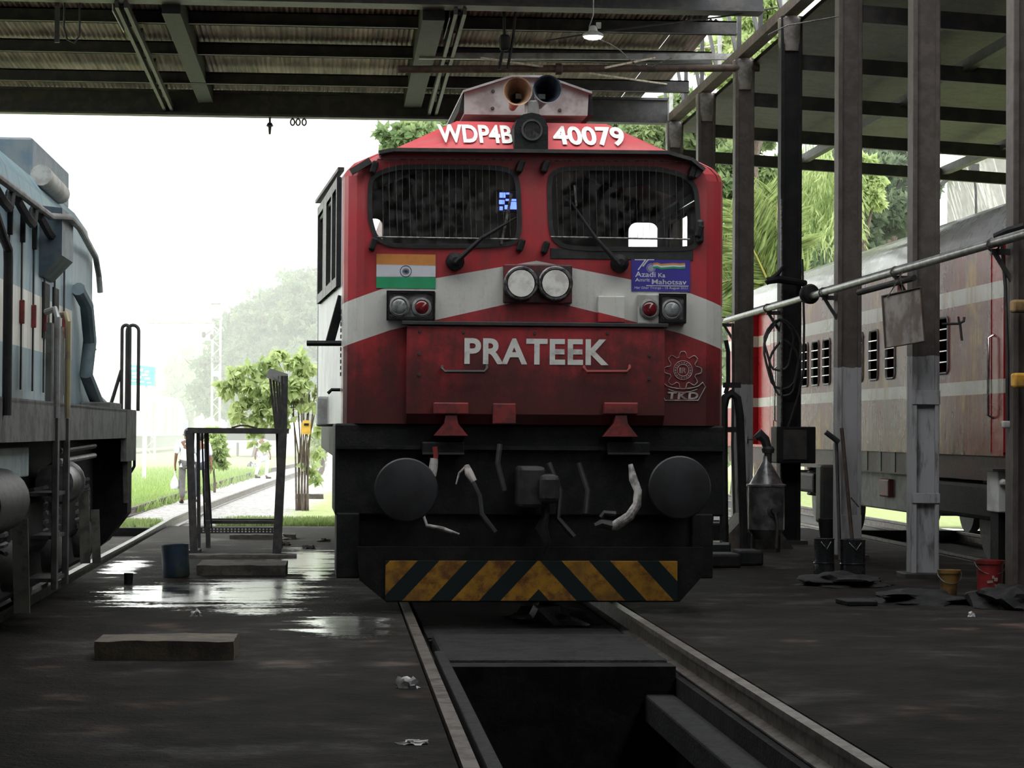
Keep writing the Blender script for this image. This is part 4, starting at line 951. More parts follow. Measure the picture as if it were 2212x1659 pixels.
mb = MB(); mb.bb(KX+.15, KX+1.1, 27.2, 30.9, .45, .98, .02); mb.build('battery_box', simple('battery_grey', (.20,.20,.19), (.10,.095,.09)), coach)
mb = MB(); mb.bb(KX+.08, KX+.16, 29.0, 29.5, .62, .85, .02); mb.build('box_lid', red_small, coach)
mb = MB(); mb.bb(KX+.05, 2*KC-KX-.05, 24, 26.6, .5, .9, .05); bg = mb.build('bogie', black_grime, coach)
mb = MB(); mb.bb(KX+.05, 2*KC-KX-.05, 33.5, 36.2, .55, .85, .05); bg2 = mb.build('bogie', black_grime, coach)
for b_, ys_ in ((bg, (24.3, 26.4)), (bg2, (33.7, 36.0))):
    for yw in ys_:
        mb = MB(); mb.tube([(KC-.9,yw,.43),(KC+.9,yw,.43)], .08, 10)
        for s in (-G, G): mb.lathe((KC+s-.07, yw, .43), (1,0,0), [(0,.46),(.13,.44)], 28)
        mb.build('wheelset', dark_steel, b_)
        mb = MB(); pts = [(KX+.2+.09*cos(q*.8), yw+.42+.09*sin(q*.8), .5+q*.008) for q in range(56)]; mb.tube(pts, .022, 5); mb.build('coil_spring', simple('coil', (.16,.16,.16)), b_, True)
mb = MB(); mb.bb(KX+.3, 2*KC-KX-.3, K0+.1, K1-.1, .95, 1.2); mb.build('underframe', black_grime, coach)
for k in range(6):
    mb = MB(); y0 = 26.9+k*.75; mb.bb(KX+.02, KX+.06, y0, y0+.22, .95, 1.2); mb.build('frame_gusset', dark_steel, coach)

# ============================================================ SHED FURNISHINGS
# hanging lamp
lp = at(1281, 76, 29.0)
lamp = thing('high_bay_lamp', lp, 'lit round hanging lamp glowing white under the corrugated roof', 'lamp')
mb = MB(); mb.lathe(lp, (0,0,1), [(-.02,.13),(.0,.135),(.02,.12),(.05,.06),(.10,.05),(.12,.03)], 24); mb.build('lamp_housing', light_grey, lamp, True)
mb = MB(); mb.lathe(lp, (0,0,-1), [(.015,.118),(.035,.11),(.05,.07),(.055,.0)], 24); mb.build('lamp_diffuser', lamp_glow, lamp, True)
mb = MB(); mb.tube([(lp.x-.05,lp.y,lp.z+.1),(lp.x,lp.y,lp.z+.25),(lp.x+.01,lp.y,7.3)], .008, 6); mb.build('hanging_rod', grey_metal, lamp)
mb = MB(); mb.bb(lp.x+.04, lp.x+.10, lp.y-.03, lp.y+.03, lp.z+.09, lp.z+.16); mb.build('driver_box', light_grey, lamp)
def cable(pts, r, label, mt=rubber, name='cable', cat='cable', group=None):
    mb = MB(); mb.tube(pts, r, 7); return tag(mb.build(name, mt, None, True), label, cat, group)
cable([at(1292,84,29), at(1318,95,29.3), at(1340,109,29.6), at(1358,126,30), at(1375,141,30), at(1410,143,30), at(1424,136,30), at(1450,126,30)], .008, 'thin pale cable drooping from the hanging lamp to the right', wire_mat)
cable([at(1180,88,31), at(1300,68,31), at(1560,36,31), at(1680,16,31)], .012, 'black cable rising to the right behind the hanging lamp')
# cross pipe and beam
mb = MB(); mb.tube([at(860,150,32.9), at(1640,147,32.9)], .055, 12); mb.lathe(at(1200,149,32.9), (1,0,0), [(0,.085),(.08,.085),(.1,.06)], 14)
tag(mb.build('overhead_pipe', rust_steel, None, True), 'dark horizontal pipe under the roof just above the locomotive horns', 'pipe')
mb = MB(); mb.beam(at(905,121,34.3), at(1590,123,34.3), .07, .09); tag(mb.build('tie_beam', grey_metal), 'thin grey tie beam just above the dark overhead pipe', 'roof beam')
for (a, b, lb) in ((at(1040,125,31), at(1490,189,38.5), 'pale tie rod sloping down right past the horns, with a turnbuckle'), (at(1308,146,31.5), at(1560,95,39), 'pale tie rod rising right from the overhead pipe')):
    t = thing('tie_rod', (a+b)/2, lb, 'tie rod', 'crossed tie rods'); mb = MB(); mb.tube([a, b], .016, 8); mb.build('rod', simple('tie_rod_paint', (.40,.36,.28), (.22,.16,.12)), t)
    if 'turn' in lb:
        c = a.lerp(b, .93); mb = MB(); mb.tube([c-(b-a)*.012, c+(b-a)*.012], .05, 6); mb.build('turnbuckle', bpy.data.materials['tie_rod_paint'], t)
# chain hoist
hc = at(1090, 92, 31.5); t = thing('chain_hoist', hc, 'dark chain hoist block hanging under the roof above the horns, left', 'hoist')
mb = MB(); mb.box(hc, (.14,.14,.22), None, .04); mb.build('hoist_block', black_grime, t)
for (a, b) in ((1090,84),(1108,92)):
    mb = MB(); mb.tube([at(a-2 if a<1100 else a+8, 5, 31.5), at(a, 85, 31.5), at(a-12, 150, 31.5)], .022, 6); mb.build('hoist_chain', black_grime, t)
# conduit drooping at upper left, hook and insulators at the eave
cable([Vector((at(140,5,31.5).x,31.5,7.45)), at(138,60,31.5), at(145,85,31.5), at(160,92,31.5), at(172,78,31.5), Vector((at(172,20,31.5).x,31.5,7.45))], .014, 'looped black cable hanging under the roof at upper left')
mb = MB(); a = at(124, 10, 31.4); mb.bb(a.x-.03, a.x+.03, a.y-.03, a.y+.03, at(124,92,31.4).z, 7.2); tag(mb.build('hanger_bar', dark_steel), 'short dark hanger bar under the roof at upper left', 'hanger')
a = at(583, 252, 39.9); t = thing('eave_insulator', a, 'small insulator hanging alone below the eave girder against the white sky', 'insulator', 'insulators below the eave')
mb = MB(); mb.lathe((a.x,a.y,a.z), (0,0,-1), [(-.02,.02),(.1,.02),(.11,.04),(.16,.065),(.18,.03),(.3,.02),(.31,0)], 12); mb.build('insulator_body', dark_steel, t, True)
for px, lb in ((632, 'left small insulator loop of the row under the eave girder'), (644, 'middle small insulator loop of the row under the eave girder'), (657, 'right small insulator loop of the row under the eave girder')):
    a = at(px, 264, 39.9); mb = MB(); mb.tube([(a.x+.035*cos(q*pi/6), a.y, a.z+.055*sin(q*pi/6)) for q in range(12)], .014, 6, closed=True); mb.tube([(a.x,a.y,a.z+.05),(a.x,a.y,6.84)], .012, 6)
    tag(mb.build('wire_loop', dark_steel, None, True), lb, 'insulator', 'insulators below the eave')
# wires from the truss
cable([at(1660,75,26), at(1700,55,26), Vector((CX+.1, 26.1, at(1730,22,26).z))], .008, 'thin pale wire along the top of the black column', wire_mat)

# long pipe along the columns
PXX = CX-.28
p0 = atX(1568, 690, PXX); p1 = Vector((PXX, 16.5, 3.06)); p0.z = 3.03
t = thing('wall_pipe', (PXX, 25, 3.04), 'long grey pipe running along the column row toward the camera', 'pipe')
mb = MB(); mb.tube([p0, p1], .042, 12); mb.build('pipe_run', simple('pipe_grey', (.20,.205,.205), (.09,.085,.08), .35, .4, 9), t, True)
c = atX(1743, 636, PXX-.03); mb = MB(); mb.lathe(c, (.25,-1,0), [(0,.06),(.02,.11),(.10,.12),(.14,.10),(.16,.05)], 18); mb.build('pipe_flange', black_grime, t, True)
for Y in CYS[:5]:
    mb = MB(); mb.beam((PXX-.02, Y, 2.98), (CX, Y, 2.98), .05, .05); mb.beam((PXX, Y-.02, 2.98), (CX-.05, Y-.02, 2.62), .035, .035); mb.tube([(PXX+.055*cos(q*pi/5), Y, 3.04+.055*sin(q*pi/5)) for q in range(10)], .010, 5, closed=True)
    mb.build('pipe_bracket', dark_steel, t)
mb = MB(); mb.tube([at(1855,632,23.6), at(1975,600,22.3)], .032, 10); tag(mb.build('branch_pipe', dark_steel, None, True), 'short dark pipe below the long pipe between two white-footed columns', 'pipe')
# hanging board
q = [at(1906,640,22.3), at(1989,621,22.2), at(1998,737,22.2), at(1913,752,22.3)]
bc = sum(q, Vector((0,0,0)))/4; t = thing('hanging_board', bc, 'faded rusty metal board hanging from the long pipe', 'board')
n_ = (q[1]-q[0]).cross(q[3]-q[0]).normalized()*.012
mb = MB(); mb.add([v+n_ for v in q]+[v-n_ for v in q], [(0,1,2,3),(7,6,5,4),(0,4,5,1),(1,5,6,2),(2,6,7,3),(3,7,4,0)]); mb.build('board_panel', simple('faded_board', (.26,.24,.22), (.15,.12,.10), .55, 0, 5, stretch=(2,2,.8)), t)
mb = MB(); mb.tube([v-n_*1.5 for v in q], .014, 6, closed=True); mb.build('board_rim', rust_steel, t)
for (a, b, c_, d) in ((1912,585,1917,640),(1948,605,1951,632)):
    mb = MB(); mb.tube([(PXX-.03, 22.3+(a-1912)*.004, 3.02), at(c_,d+3,22.25)], .006, 5); mb.build('board_wire', wire_mat, t)
# hook bracket on second column
mb = MB(); mb.tube([at(2036,700,22.6), at(2072,699,22.4), at(2082,694,22.4), at(2083,685,22.4)], .013, 7); mb.tube([at(2072,699,22.4), at(2070,684,22.4)], .011, 7); mb.tube([at(2074,700,22.4), at(2078,736,22.4)], .013, 7)
tag(mb.build('hook_bracket', dark_steel, None, True), 'forked iron hook sticking out from the column at right', 'hook')
# dark lamp bracket at the black column, above the pipe
mb = MB(); mb.tube([at(1655,612,29.0), at(1680,592,29.0), at(1692,575,29.2)], [.03,.03,.02], 8); mb.tube([at(1656,607,29.0), at(1680,603,29.0), at(1740,612,29.2)], [.045,.05,.04], 8)
mb.tube([at(1738,612,29.15), (CX+.1, 29.5, at(1738,612,29.15).z)], .03, 6); tag(mb.build('pipe_hanger_arm', black_grime, None, True), 'dark bent arm on the black column above the long pipe', 'bracket')
# coiled cables on the black column
for (c0, rx, ry, lb) in (((1690,765),38,75,'largest loop of black cable hanging on the black column'), ((1683,745),30,55,'middle loop of black cable hanging on the black column'), ((1694,795),30,60,'lowest loop of black cable hanging on the black column')):
    pts = [at(c0[0]+rx*sin(2*pi*k/20)+3*sin(5*k), c0[1]-ry*cos(2*pi*k/20), 29.25+.01*k) for k in range(20)]
    mb = MB(); mb.tube(pts, .016, 6, closed=True); tag(mb.build('cable_loop', rubber, None, True), lb, 'cable', 'cable loops on the black column')
cable([at(1733,560,29.3), at(1737,700,29.3), at(1736,800,29.35), at(1726,850,29.3), at(1700,930,29.3)], .015, 'black cable running down the right side of the black column')
cable([at(1688,430,29.3), at(1689,700,29.3), at(1687,1000,29.3), at(1686,1140,29.3)], .014, 'grey cable running down the left edge of the black column', wire_mat)
# box on black column
a, b = at(1668,1000,29.25), at(1752,922,29.25); t = thing('switch_box', ((a.x+b.x)/2, 29.2, a.z), 'large dark box clamped around the black column', 'box')
mb = MB(); mb.bb(a.x, b.x, 28.95, 29.35, a.z, b.z, .015); mb.build('box_body', black_grime, t)
mb = MB(); mb.bb(a.x+.08, b.x-.12, 28.93, 28.95, a.z+.05, b.z-.04); mb.build('box_door', dark_steel, t)
mb = MB(); q0 = gz(1705, 1205); mb.prism([(-.45,0),(.45,0),(.30,.2),(.16,.42),(-.14,.42),(-.38,.16)], lambda u, v, w_: (q0.x+u, w_, v), 28.2, 29.0); tag(mb.build('column_plinth', concrete_d), 'rough flared concrete plinth at the foot of the black column', 'plinth')
# hose / bent pipe beside the locomotive
cable([Vector((at(1565,1150,26).x,26,0)), at(1563,1000,26), at(1563,880,26), at(1568,858,26), at(1580,850,26), at(1592,860,26), at(1598,900,26), at(1606,1150,26), Vector((at(1606,1150,26).x,26,0))], .05, 'thick black inverted-U pipe beside the locomotive', black_grime, 'bent_pipe', 'pipe')
cable([at(1583,700,30), at(1584,800,30), at(1582,960,30), Vector((at(1588,1100,30).x,30,0))], .02, 'thin dark pipe beside the first column right of the locomotive', dark_steel, 'down_pipe', 'pipe')
for y_ in (832, 928):
    mb = MB(); mb.beam(at(1562,y_,26), at(1600,y_,26), .04, .06); tag(mb.build('pipe_clamp', black_grime), ['upper','lower'][y_ > 900]+' dark clamp between locomotive and first column', 'clamp', 'clamps beside the locomotive')
# conical-top oil tank
TY = 27.5; c = at(1655, 1100, TY); g = 0
t = thing('oil_tank', (c.x, TY, 0), 'cylindrical metal oil tank with a conical lid and valve left of the black column', 'tank')
r_ = (at(1692,1100,TY).x-at(1614,1100,TY).x)/2; zt = at(1650,1050,TY).z; zb = at(1650,1165,TY).z
mb = MB(); mb.lathe((c.x,TY,zb), (0,0,1), [(0,r_*.55),(.12,r_),(zt-zb,r_),(zt-zb+.002,r_-.02)], 28); mb.build('tank_body', simple('tank_metal', (.17,.17,.165), (.07,.07,.07), .4, .5, 5), t, True)
mb = MB(); mb.lathe((c.x,TY,zt), (0,0,1), [(0,r_+.02),(.02,r_+.02),(.03,r_-.02),(.30,.045),(.36,.04)], 28); mb.build('conical_lid', simple('lid_metal', (.26,.26,.26), (.12,.12,.12), .35, .6, 6), t, True)
mb = MB(); z0 = at(1650,1000,TY).z; mb.tube([(c.x+.02,TY,z0),(c.x+.02,TY,z0+.16),(c.x-.02,TY,z0+.28),(c.x-.08,TY,z0+.34),(c.x-.14,TY,z0+.30)], [.045,.05,.06,.07,.03], 10); mb.lathe((c.x-.14,TY,z0+.28), (-1,0,0), [(0,.01),(.08,.01),(.085,.05),(.10,.05),(.105,.0)], 12); mb.lathe((c.x+.02,TY,z0+.12), (0,0,1), [(0,.07),(.05,.08),(.08,.06)], 14); mb.build('valve', dark_steel, t, True)
mb = MB(); mb.lathe((c.x+.05,TY-r_,zb+.35), (0,-1,0), [(0,.08),(.02,.08),(.03,.04),(.08,.035)], 14); mb.tube([(c.x+.05,TY-r_-.06,zb+.35),(c.x+.08,TY-r_-.08,zb+.2),(c.x+.07,TY-r_-.06,.06)], .02, 7); mb.build('drain_tap', dark_steel, t, True)
for dx in (-.15, .15):
    mb = MB(); mb.bb(c.x+dx-.02, c.x+dx+.02, TY-.02, TY+.02, 0, zb+.08); mb.build('leg', black_grime, t)
mb = MB(); mb.bb(c.x-.25, c.x-.21, TY-.1, TY+.1, 0, zb+.08); mb.build('leg', black_grime, t)
# low dark boxes beside the locomotive
for (x0, x1, y0, y1, Y, lb) in ((1518,1580,1172,1202,25,'flat black plastic-wrapped box on the floor, upper of two beside the locomotive'), (1516,1602,1197,1228,24.2,'wide low black box on the floor behind the locomotive guard'), (1528,1575,1130,1172,27,'dark crate standing farther back beside the locomotive'), (1598,1650,1190,1225,24.6,'small dark crate below the oil tank')):
    a = at(x0, y1, Y); b = at(x1, y0, Y); zb_ = max(0, a.z) if 'upper' not in lb else max(0, a.z)
    mb = MB(); mb.bb(a.x, b.x, Y-.0, Y+.5, 0, b.z, .025); tag(mb.build('floor_box', black_grime if 'wide' in lb or 'crate' in lb else simple('wet_black', (.02,.022,.024), None, .18)), lb, 'box')
# drums and jack cones near second column
for (px, py0, py1, rr, Y, lb) in ((1780,1163,1248,22,22.9,'black oil drum just left of the column with leaning rods'), (1842,1165,1246,27,22.8,'wider black drum at the foot of the column with leaning rods')):
    c = at(px, py1, Y); zt = at(px, py0, Y).z; r_ = rr*Y/F
    t = thing('oil_drum', (c.x, Y, 0), lb, 'drum', 'drums by the columns')
    mb = MB(); mb.lathe((c.x,Y,0), (0,0,1), [(0,r_),(.02,r_+.005),(zt*.33,r_),(zt*.35,r_+.008),(zt*.37,r_),(zt-.02,r_),(zt,r_+.006),(zt+.002,r_-.01),(zt-.02,r_-.012)], 24); mb.build('drum_body', simple('drum_black', (.022,.024,.027), (.04,.04,.04), .3, .3), t, True)
    mb = MB(); mb.tube([(c.x-r_*.5,Y-r_*.9,zt-.03),(c.x,Y-r_-.03,zt-.10),(c.x+r_*.5,Y-r_*.9,zt-.03)], .006, 5); mb.build('drum_handle', wire_mat, t)
mb = MB(); c = gz(1788, 1140); c = at(1788, 1130, 27.0); mb.lathe((c.x,27.0,0), (0,0,1), [(0,.06),(.05,.07),(.40,.115),(.42,.11),(.42,.0)], 18); tag(mb.build('grease_funnel', black_grime, None, True), 'dark upturned funnel-shaped pot between the black column and the coach', 'pot')
mb = MB(); a = at(1765,1090,27.6); mb.bb(a.x, a.x+.22, 27.4, 27.7, .35, 1.05, .03); mb.bb(a.x+.05, a.x+.16, 27.45, 27.6, .0, .40); tag(mb.build('gas_cylinder', dark_steel), 'dark upright machine part between the black column and the coach', 'machine')
# leaning rods
for (a, b, r_, lb, mt) in ((at(1820,925,25.8), gz(1845,1166)+Vector((0,0,0)), .022, 'longer rusty rod leaning against the column with the white foot', rust_steel), (at(1783,933,25.7), at(1812,955,25.7), .03, 'short dark bar sticking out left of the leaning rods', dark_steel), (at(1813,955,25.7), gz(1822,1166), .02, 'thin dark rod leaning beside the rusty rod', dark_steel), (at(1838,1075,25.6), at(1855,1095,25.6), .008, 'bent bit of wire on the leaning rod', wire_mat)):
    if 'leaning' in lb and 'beside' in lb or 'longer' in lb: b = Vector((b.x, 25.6, .01)); a = Vector((a.x, 25.85, a.z)); b.x = at(1845 if 'longer' in lb else 1815, 1166, 25.6).x
    mb = MB(); mb.tube([a, b], r_, 8); tag(mb.build('leaning_rod' if 'rod' in lb and 'bit' not in lb else 'iron_bar', mt), lb, 'rod')
# white box at right
a, b = at(2152,1107,19.9), at(2262,1018,19.9); t = thing('junction_box', ((a.x+b.x)/2, 20.1, 0), 'white metal junction box at the right picture edge', 'box')
mb = MB(); mb.bb(a.x, b.x, 19.85, 20.2, a.z, b.z, .01); mb.build('box_body', white_paint, t)
mb = MB(); mb.bb(a.x-.06, b.x+.03, 19.8, 20.24, b.z, b.z+.02); mb.build('box_lid', dark_steel, t)
mb = MB(); q = at(2167,1043,19.84); mb.lathe(q, (0,-1,0), [(0,.035),(.02,.03),(.035,.015),(.036,0)], 14); mb.build('box_knob', white_paint, t, True)
mb = MB(); mb.bb(a.x+.02, b.x-.02, 19.9, 20.15, 0, a.z); mb.build('box_stand', black_grime, t)
# buckets
for (px, py, rt_, rb_, h_, mt, lb) in ((2138,1295,.125,.10,.34,simple('bucket_red',(.26,.02,.02),(.12,.025,.02),.45),'red plastic bucket with faded print on the oily floor'), (2050,1290,.10,.065,.24,simple('bucket_yellow',(.26,.15,.045),(.10,.07,.035),.5),'smaller dirty yellow bucket left of the red bucket')):
    c = gz(px, py); t = thing('bucket', c, lb, 'bucket', None)
    mb = MB(); mb.lathe(c, (0,0,1), [(0,rb_),(h_-.03,rt_-.008),(h_-.03,rt_),(h_,rt_+.004),(h_,rt_-.006),(.02,rb_-.01)], 28); mb.build('bucket_body', mt, t, True)
    mb = MB(); mb.tube([(c.x+(rt_+.01)*cos(q*pi/10), c.y-(rt_+.01)*.8*sin(q*pi/10), c.z+h_-.02-.10*sin(q*pi/10)) for q in range(11)], .004, 5); mb.build('bucket_handle', wire_mat, t)
    if 'red' in lb[:4]:
        mb = MB()
        for (dx, dz, w_, h2) in ((-.03,.16,.05,.02),(.02,.18,.03,.03),(-.005,.20,.02,.025),(.03,.13,.04,.012),(-.02,.10,.06,.01),(.0,.07,.05,.012)): mb.box((c.x+dx, c.y-.122+abs(dx)*.35, c.z+dz), (w_, .003, h2), Matrix.Rotation(dx*3, 3, 'Y'))
        mb.build('faded_print', simple('faded_print', (.35,.30,.27), (.2,.1,.09)), t)
def lump(c, sx, sy, sz, mt, name, label, cat, seed=0, n=3, am=.25):
    bm = bmesh.new(); bmesh.ops.create_icosphere(bm, subdivisions=n, radius=1); r2 = random.Random(seed)
    from mathutils import noise as mn
    vs = []
    for v in bm.verts:
        k = 1+am*mn.noise(v.co*2.2+Vector((seed*3.1,0,0)))*2
        p = v.co*k; vs.append((c[0]+p.x*sx, c[1]+p.y*sy, max(c[2], c[2]+p.z*sz) if sz > 0 else 0))
    fs = [[v.index for v in f.verts] for f in bm.faces]; bm.free()
    mb = MB(); mb.add(vs, fs); return tag(mb.build(name, mt, None, True), label, cat)
sack = simple('white_sack', (.42,.41,.38), (.25,.23,.21), .7, 0, 12)
c = gz(2205, 1262); lump((c.x, c.y, .05), .09, .09, .22, sack, 'plastic_bag', 'crumpled white bag at the right picture edge beside the red bucket', 'bag', 4)
c = gz(1815, 1262); lump((c.x, c.y, 0), .42, .5, .10, black_grime, 'rubbish_heap', 'dark oily heap of waste around the drums', 'heap', 2, 4)
c = gz(1985, 1300); lump((c.x, c.y, 0), .42, .45, .10, black_grime, 'rubbish_heap', 'low dark oily heap in front of the batten-banded column', 'heap', 5, 4)
c = gz(2190, 1310); lump((c.x, c.y, 0), .35, .5, .16, black_grime, 'rubbish_heap', 'dark oily heap at the right edge behind the buckets', 'heap', 8, 4)
c = gz(1850, 1306); mb = MB(); mb.box((c.x, c.y, .02), (.26,.35,.04), Matrix.Rotation(.08, 3, 'Z'), .008); tag(mb.build('floor_plank', black_grime), 'small dark plank lying flat on the floor right of the locomotive', 'plank')
# rail-side lever parts at far right
for (x0, x1, y0, y1, lb) in ((2186,2225,648,675,'dirty yellow lever block on the edge column, upper one'), (2188,2225,806,838,'yellow lever block on the edge column, lower one')):
    a = at(x0, y1, 19.0); b = at(x1, y0, 19.0); mb = MB(); mb.bb(a.x, b.x, 18.95, 19.08, a.z, b.z, .02); tag(mb.build('lever_block', yellow_p if 'upper' not in lb else simple('dull_yellow', (.30,.19,.07), (.15,.10,.05))), lb, 'lever', 'yellow levers')
cable([at(2163,510,19.3), at(2172,620,19.3), at(2176,760,19.3), at(2176,915,19.3)], .016, 'thin conduit hanging beside the edge column at right', dark_steel, 'conduit', 'pipe')
mb = MB(); a = at(2176,917,19.3); mb.box(a, (.09,.05,.06), None, .01); tag(mb.build('conduit_clamp', light_grey), 'small pale clamp at the foot of the hanging conduit', 'clamp')
cable([at(2150,512,19.2), at(2180,498,19.1), at(2215,488,19)], .035, 'black sleeve on the long pipe at the right picture edge', black_grime, 'pipe_sleeve', 'pipe')

# floor pieces on the left
def block(px0, px1, pyb, depth, h, mt, label, rz=0, name='concrete_block'):
    a = gz(px0, pyb); b = gz(px1, pyb); c = (a+b)/2; w_ = (b-a).length
    bm = bmesh.new(); bmesh.ops.create_cube(bm, size=1); 
    for v in bm.verts: v.co = Vector((v.co.x*w_, v.co.y*depth, (v.co.z+.5)*h))
    bmesh.ops.subdivide_edges(bm, edges=[e for e in bm.edges], cuts=9, use_grid_fill=True)
    from mathutils import noise as mn
    for v in bm.verts:
        k = mn.noise(v.co*7+Vector((px0,0,0)))*.016
        v.co += Vector((k, k*.8, (k*.8 if v.co.z > .01 else 0)))
    vs = [(Matrix.Rotation(rz, 3, 'Z') @ v.co)+Vector((c.x, c.y+depth/2, 0)) for v in bm.verts]; fs = [[v.index for v in f.verts] for f in bm.faces]; bm.free()
    mb = MB(); mb.add(vs, fs); return tag(mb.build(name, mt, None, True), label, 'block')
block(205, 505, 1426, .55, .115, simple('muddy_block', (.105,.085,.058), (.06,.05,.042), .8, 0, 5, bd=.01), 'long muddy concrete block lying on the floor in the left foreground', -.01)
block(425, 617, 1243, .9, .10, concrete_d, 'dark concrete slab in front of the step stand', 0)
block(496, 638, 1165, .5, .06, concrete_d, 'small far concrete strip behind the step stand, at the grass edge', .02)
block(405, 640, 1205, .35, .03, concrete_d, 'thin low concrete strip under the step stand', .0)
c = gz(381, 1247); r_ = 29*c.y/F; t = thing('steel_drum', c, 'dark blue steel drum tilted slightly beside the step stand', 'drum')
zt = at(381, 1176, c.y).z
mb = MB(); mb.lathe(c, (-.06,.0,1), [(0,r_*.92),(.02,r_),(zt*.5,r_*1.0),(zt-.01,r_*1.02),(zt,r_*1.03),(zt-.005,r_*.93),(.05,r_*.9)], 30); mb.build('drum_body', simple('drum_blue', (.03,.05,.085), (.06,.08,.07), .5, .1, 6), t, True)
c = gz(277, 1262); zt = at(277, 1238, c.y).z; mb = MB(); mb.lathe(c, (.02,0,1), [(0,.04),(zt,.043),(zt+.001,.036)], 14); tag(mb.build('tin_can', black_grime, None, True), 'small dark tin can standing on the wet floor', 'can')
wl = simple('litter_white', (.5,.5,.48), (.3,.3,.3), .4, 0, 20)
for i, (px, py, sx, sz, lb) in enumerate(((882,1486,.055,.045,'crumpled clear plastic beside the left rail'), (896,1606,.06,.012,'flat white scrap beside the left rail in the foreground'), (423,1366,.035,.03,'tiny white scrap on top of the muddy block'), (2098,1332,.025,.025,'tiny pale scrap on the floor below the buckets'), (610,1165,.10,.035,'pale rubbish on the floor under the step stand'), (32,1290,.10,.10,'crumpled plastic sheet under the blue locomotive'), (96,1258,.03,.07,'small white scrap under the blue locomotive'))):
    c = gz(px, py); lump((c.x, c.y, .0 if 'block' not in lb else .115), sx, sx*.8, sz*1.3, wl, 'litter', lb, 'litter', 10+i, 3, .5)
for i, (px, py, s_, lb) in enumerate(((1190,1318,.20,'glistening dark debris in the pit mouth under the guard'), (610,1178,.07,'dark clod behind the step stand leg'), (700,1170,.05,'dark clod on the floor left of the locomotive'), (665,1185,.05,'tiny dark clod on the floor near the locomotive corner'))):
    c = gz(px, py); lump((c.x, c.y, -.1 if i == 0 else 0), s_*1.4, s_*1.2, s_*.7, simple('debris', (.03,.03,.032), (.06,.06,.06), .3, 0, 30, bd=.02) if i == 0 else concrete_d, 'debris', lb, 'debris', 30+i, 3, .5)
# step stand
SY = 26.3
st_m = simple('stand_steel', (.022,.022,.024), (.05,.045,.04), .6, .1, 9)
s0 = gz(425, 1195); s1 = gz(600, 1195); SY = s0.y
t = thing('work_platform', ((s0.x+s1.x)/2, SY+.4, 0), 'dark welded steel step stand with a tall comb-like rail on its right', 'work platform')
def X_(px, Y=None): return at(px, 930, Y or SY).x
zT = at(500, 930, SY).z; D = 1.25
def leg(pa, pb, ya, yb_, w_=.075):
    a = Vector((at(*pa, ya).x, ya, at(*pa, ya).z)); b = Vector((at(*pb, yb_).x, yb_, 0)); mb = MB(); mb.beam(a, b, w_, w_, (0,1,0)); return mb.build('leg', st_m, t)
leg((409,930),(419,1195), SY, SY, .085); leg((611,930),(598,1195), SY, SY, .10)
leg((446,930),(450,1183), SY+D, SY+D, .055); leg((600,930),(606,1172), SY+D, SY+D, .05)
leg((428,930),(430,1190), SY+.6, SY+.6, .04)
mb = MB(); x0, x1 = at(405,930,SY).x, at(620,930,SY).x; mb.bb(x0, x1, SY-.03, SY+.03, zT-.035, zT+.03, .005); mb.bb(x0, x0+.06, SY, SY+D, zT-.03, zT+.03); mb.bb(x1-.06, x1, SY, SY+D, zT-.03, zT+.03); mb.bb(x0, x1, SY+D-.03, SY+D+.03, zT-.035, zT+.03); mb.build('top_frame', st_m, t)
mb = MB(); mb.bb(x0+.03, x1-.03, SY, SY+D, zT+.005, zT+.022); mb.build('top_plate', st_m, t)
for k in range(4):
    xx = at(418+k*9, 1000, SY+.3).x; mb = MB(); mb.beam((xx, SY+.3, zT-.03), (xx+.02*(k-1), SY+.3+k*.2, .25), .02, .025, (0,1,0)); mb.build('side_bar', st_m, t)
z1 = at(520, 1146, SY+.3).z
mb = MB(); xa, xb = at(424,1140,SY+.3).x, at(600,1140,SY+.3).x
holes_ = []; 
for i in range(22):
    for j in range(2): holes_.append(rrect(xa+.03+i*.041, xa+.05+i*.041, z1-.02+j*.028, z1-.004+j*.028, .006, 2))
mb.panel([(xa,z1-.035),(xb,z1-.035),(xb,z1+.035),(xa,z1+.035)], holes_, lambda u, v: (u, SY+.3, v)); mb.build('perforated_step', st_m, t)
mb = MB(); z2 = at(520,1128,SY+.9).z; mb.bb(at(440,1130,SY+.9).x, at(603,1130,SY+.9).x, SY+.88, SY+.93, z2-.02, z2+.02); mb.bb(at(446,1120,SY+D).x, at(600,1120,SY+D).x, SY+D-.02, SY+D+.02, z2+.0, z2+.03); mb.build('step_rail', st_m, t)
mb = MB(); mb.bb(at(407,1190,SY).x, at(430,1190,SY).x, SY-.05, SY+.5, 0, .035); mb.build('foot_bar', st_m, t)
# comb rail
mb = MB(); zc0 = zT; zc1 = at(600, 800, SY).z
for (pt, pb, Y, w_) in ((583,596,SY+D,.028),(590,600,SY+D*.8,.028),(597,604,SY+D*.6,.026),(603,607,SY+D*.4,.026),(610,611,SY+D*.2,.035),(618,616,SY,.045)):
    mb = MB(); mb.beam((at(pt,812,Y).x, Y, at(pt,812,Y).z), (at(pb,928,Y).x, Y, zT), w_, w_, (0,1,0)); mb.build('comb_bar', st_m, t)
mb = MB(); q = [at(582,795,SY+D), at(622,808,SY), at(620,832,SY), at(592,822,SY+D*.5), at(574,815,SY+D)]
nn = Vector((0,-.015,0)); mb.add([v+nn for v in q]+[v-nn for v in q], [(0,1,2,3,4),(9,8,7,6,5)]+[(i,(i+1)%5,5+(i+1)%5,5+i) for i in range(5)]); mb.build('comb_head', black_grime, t)
mb = MB(); mb.tube([at(500,924,SY+.5), at(520,919,SY+.5), at(535,920,SY+.5), at(555,925,SY+.5)], .012, 6); tag(mb.build('bent_rod', rust_steel), 'thin bent rod lying on top of the step stand', 'rod')

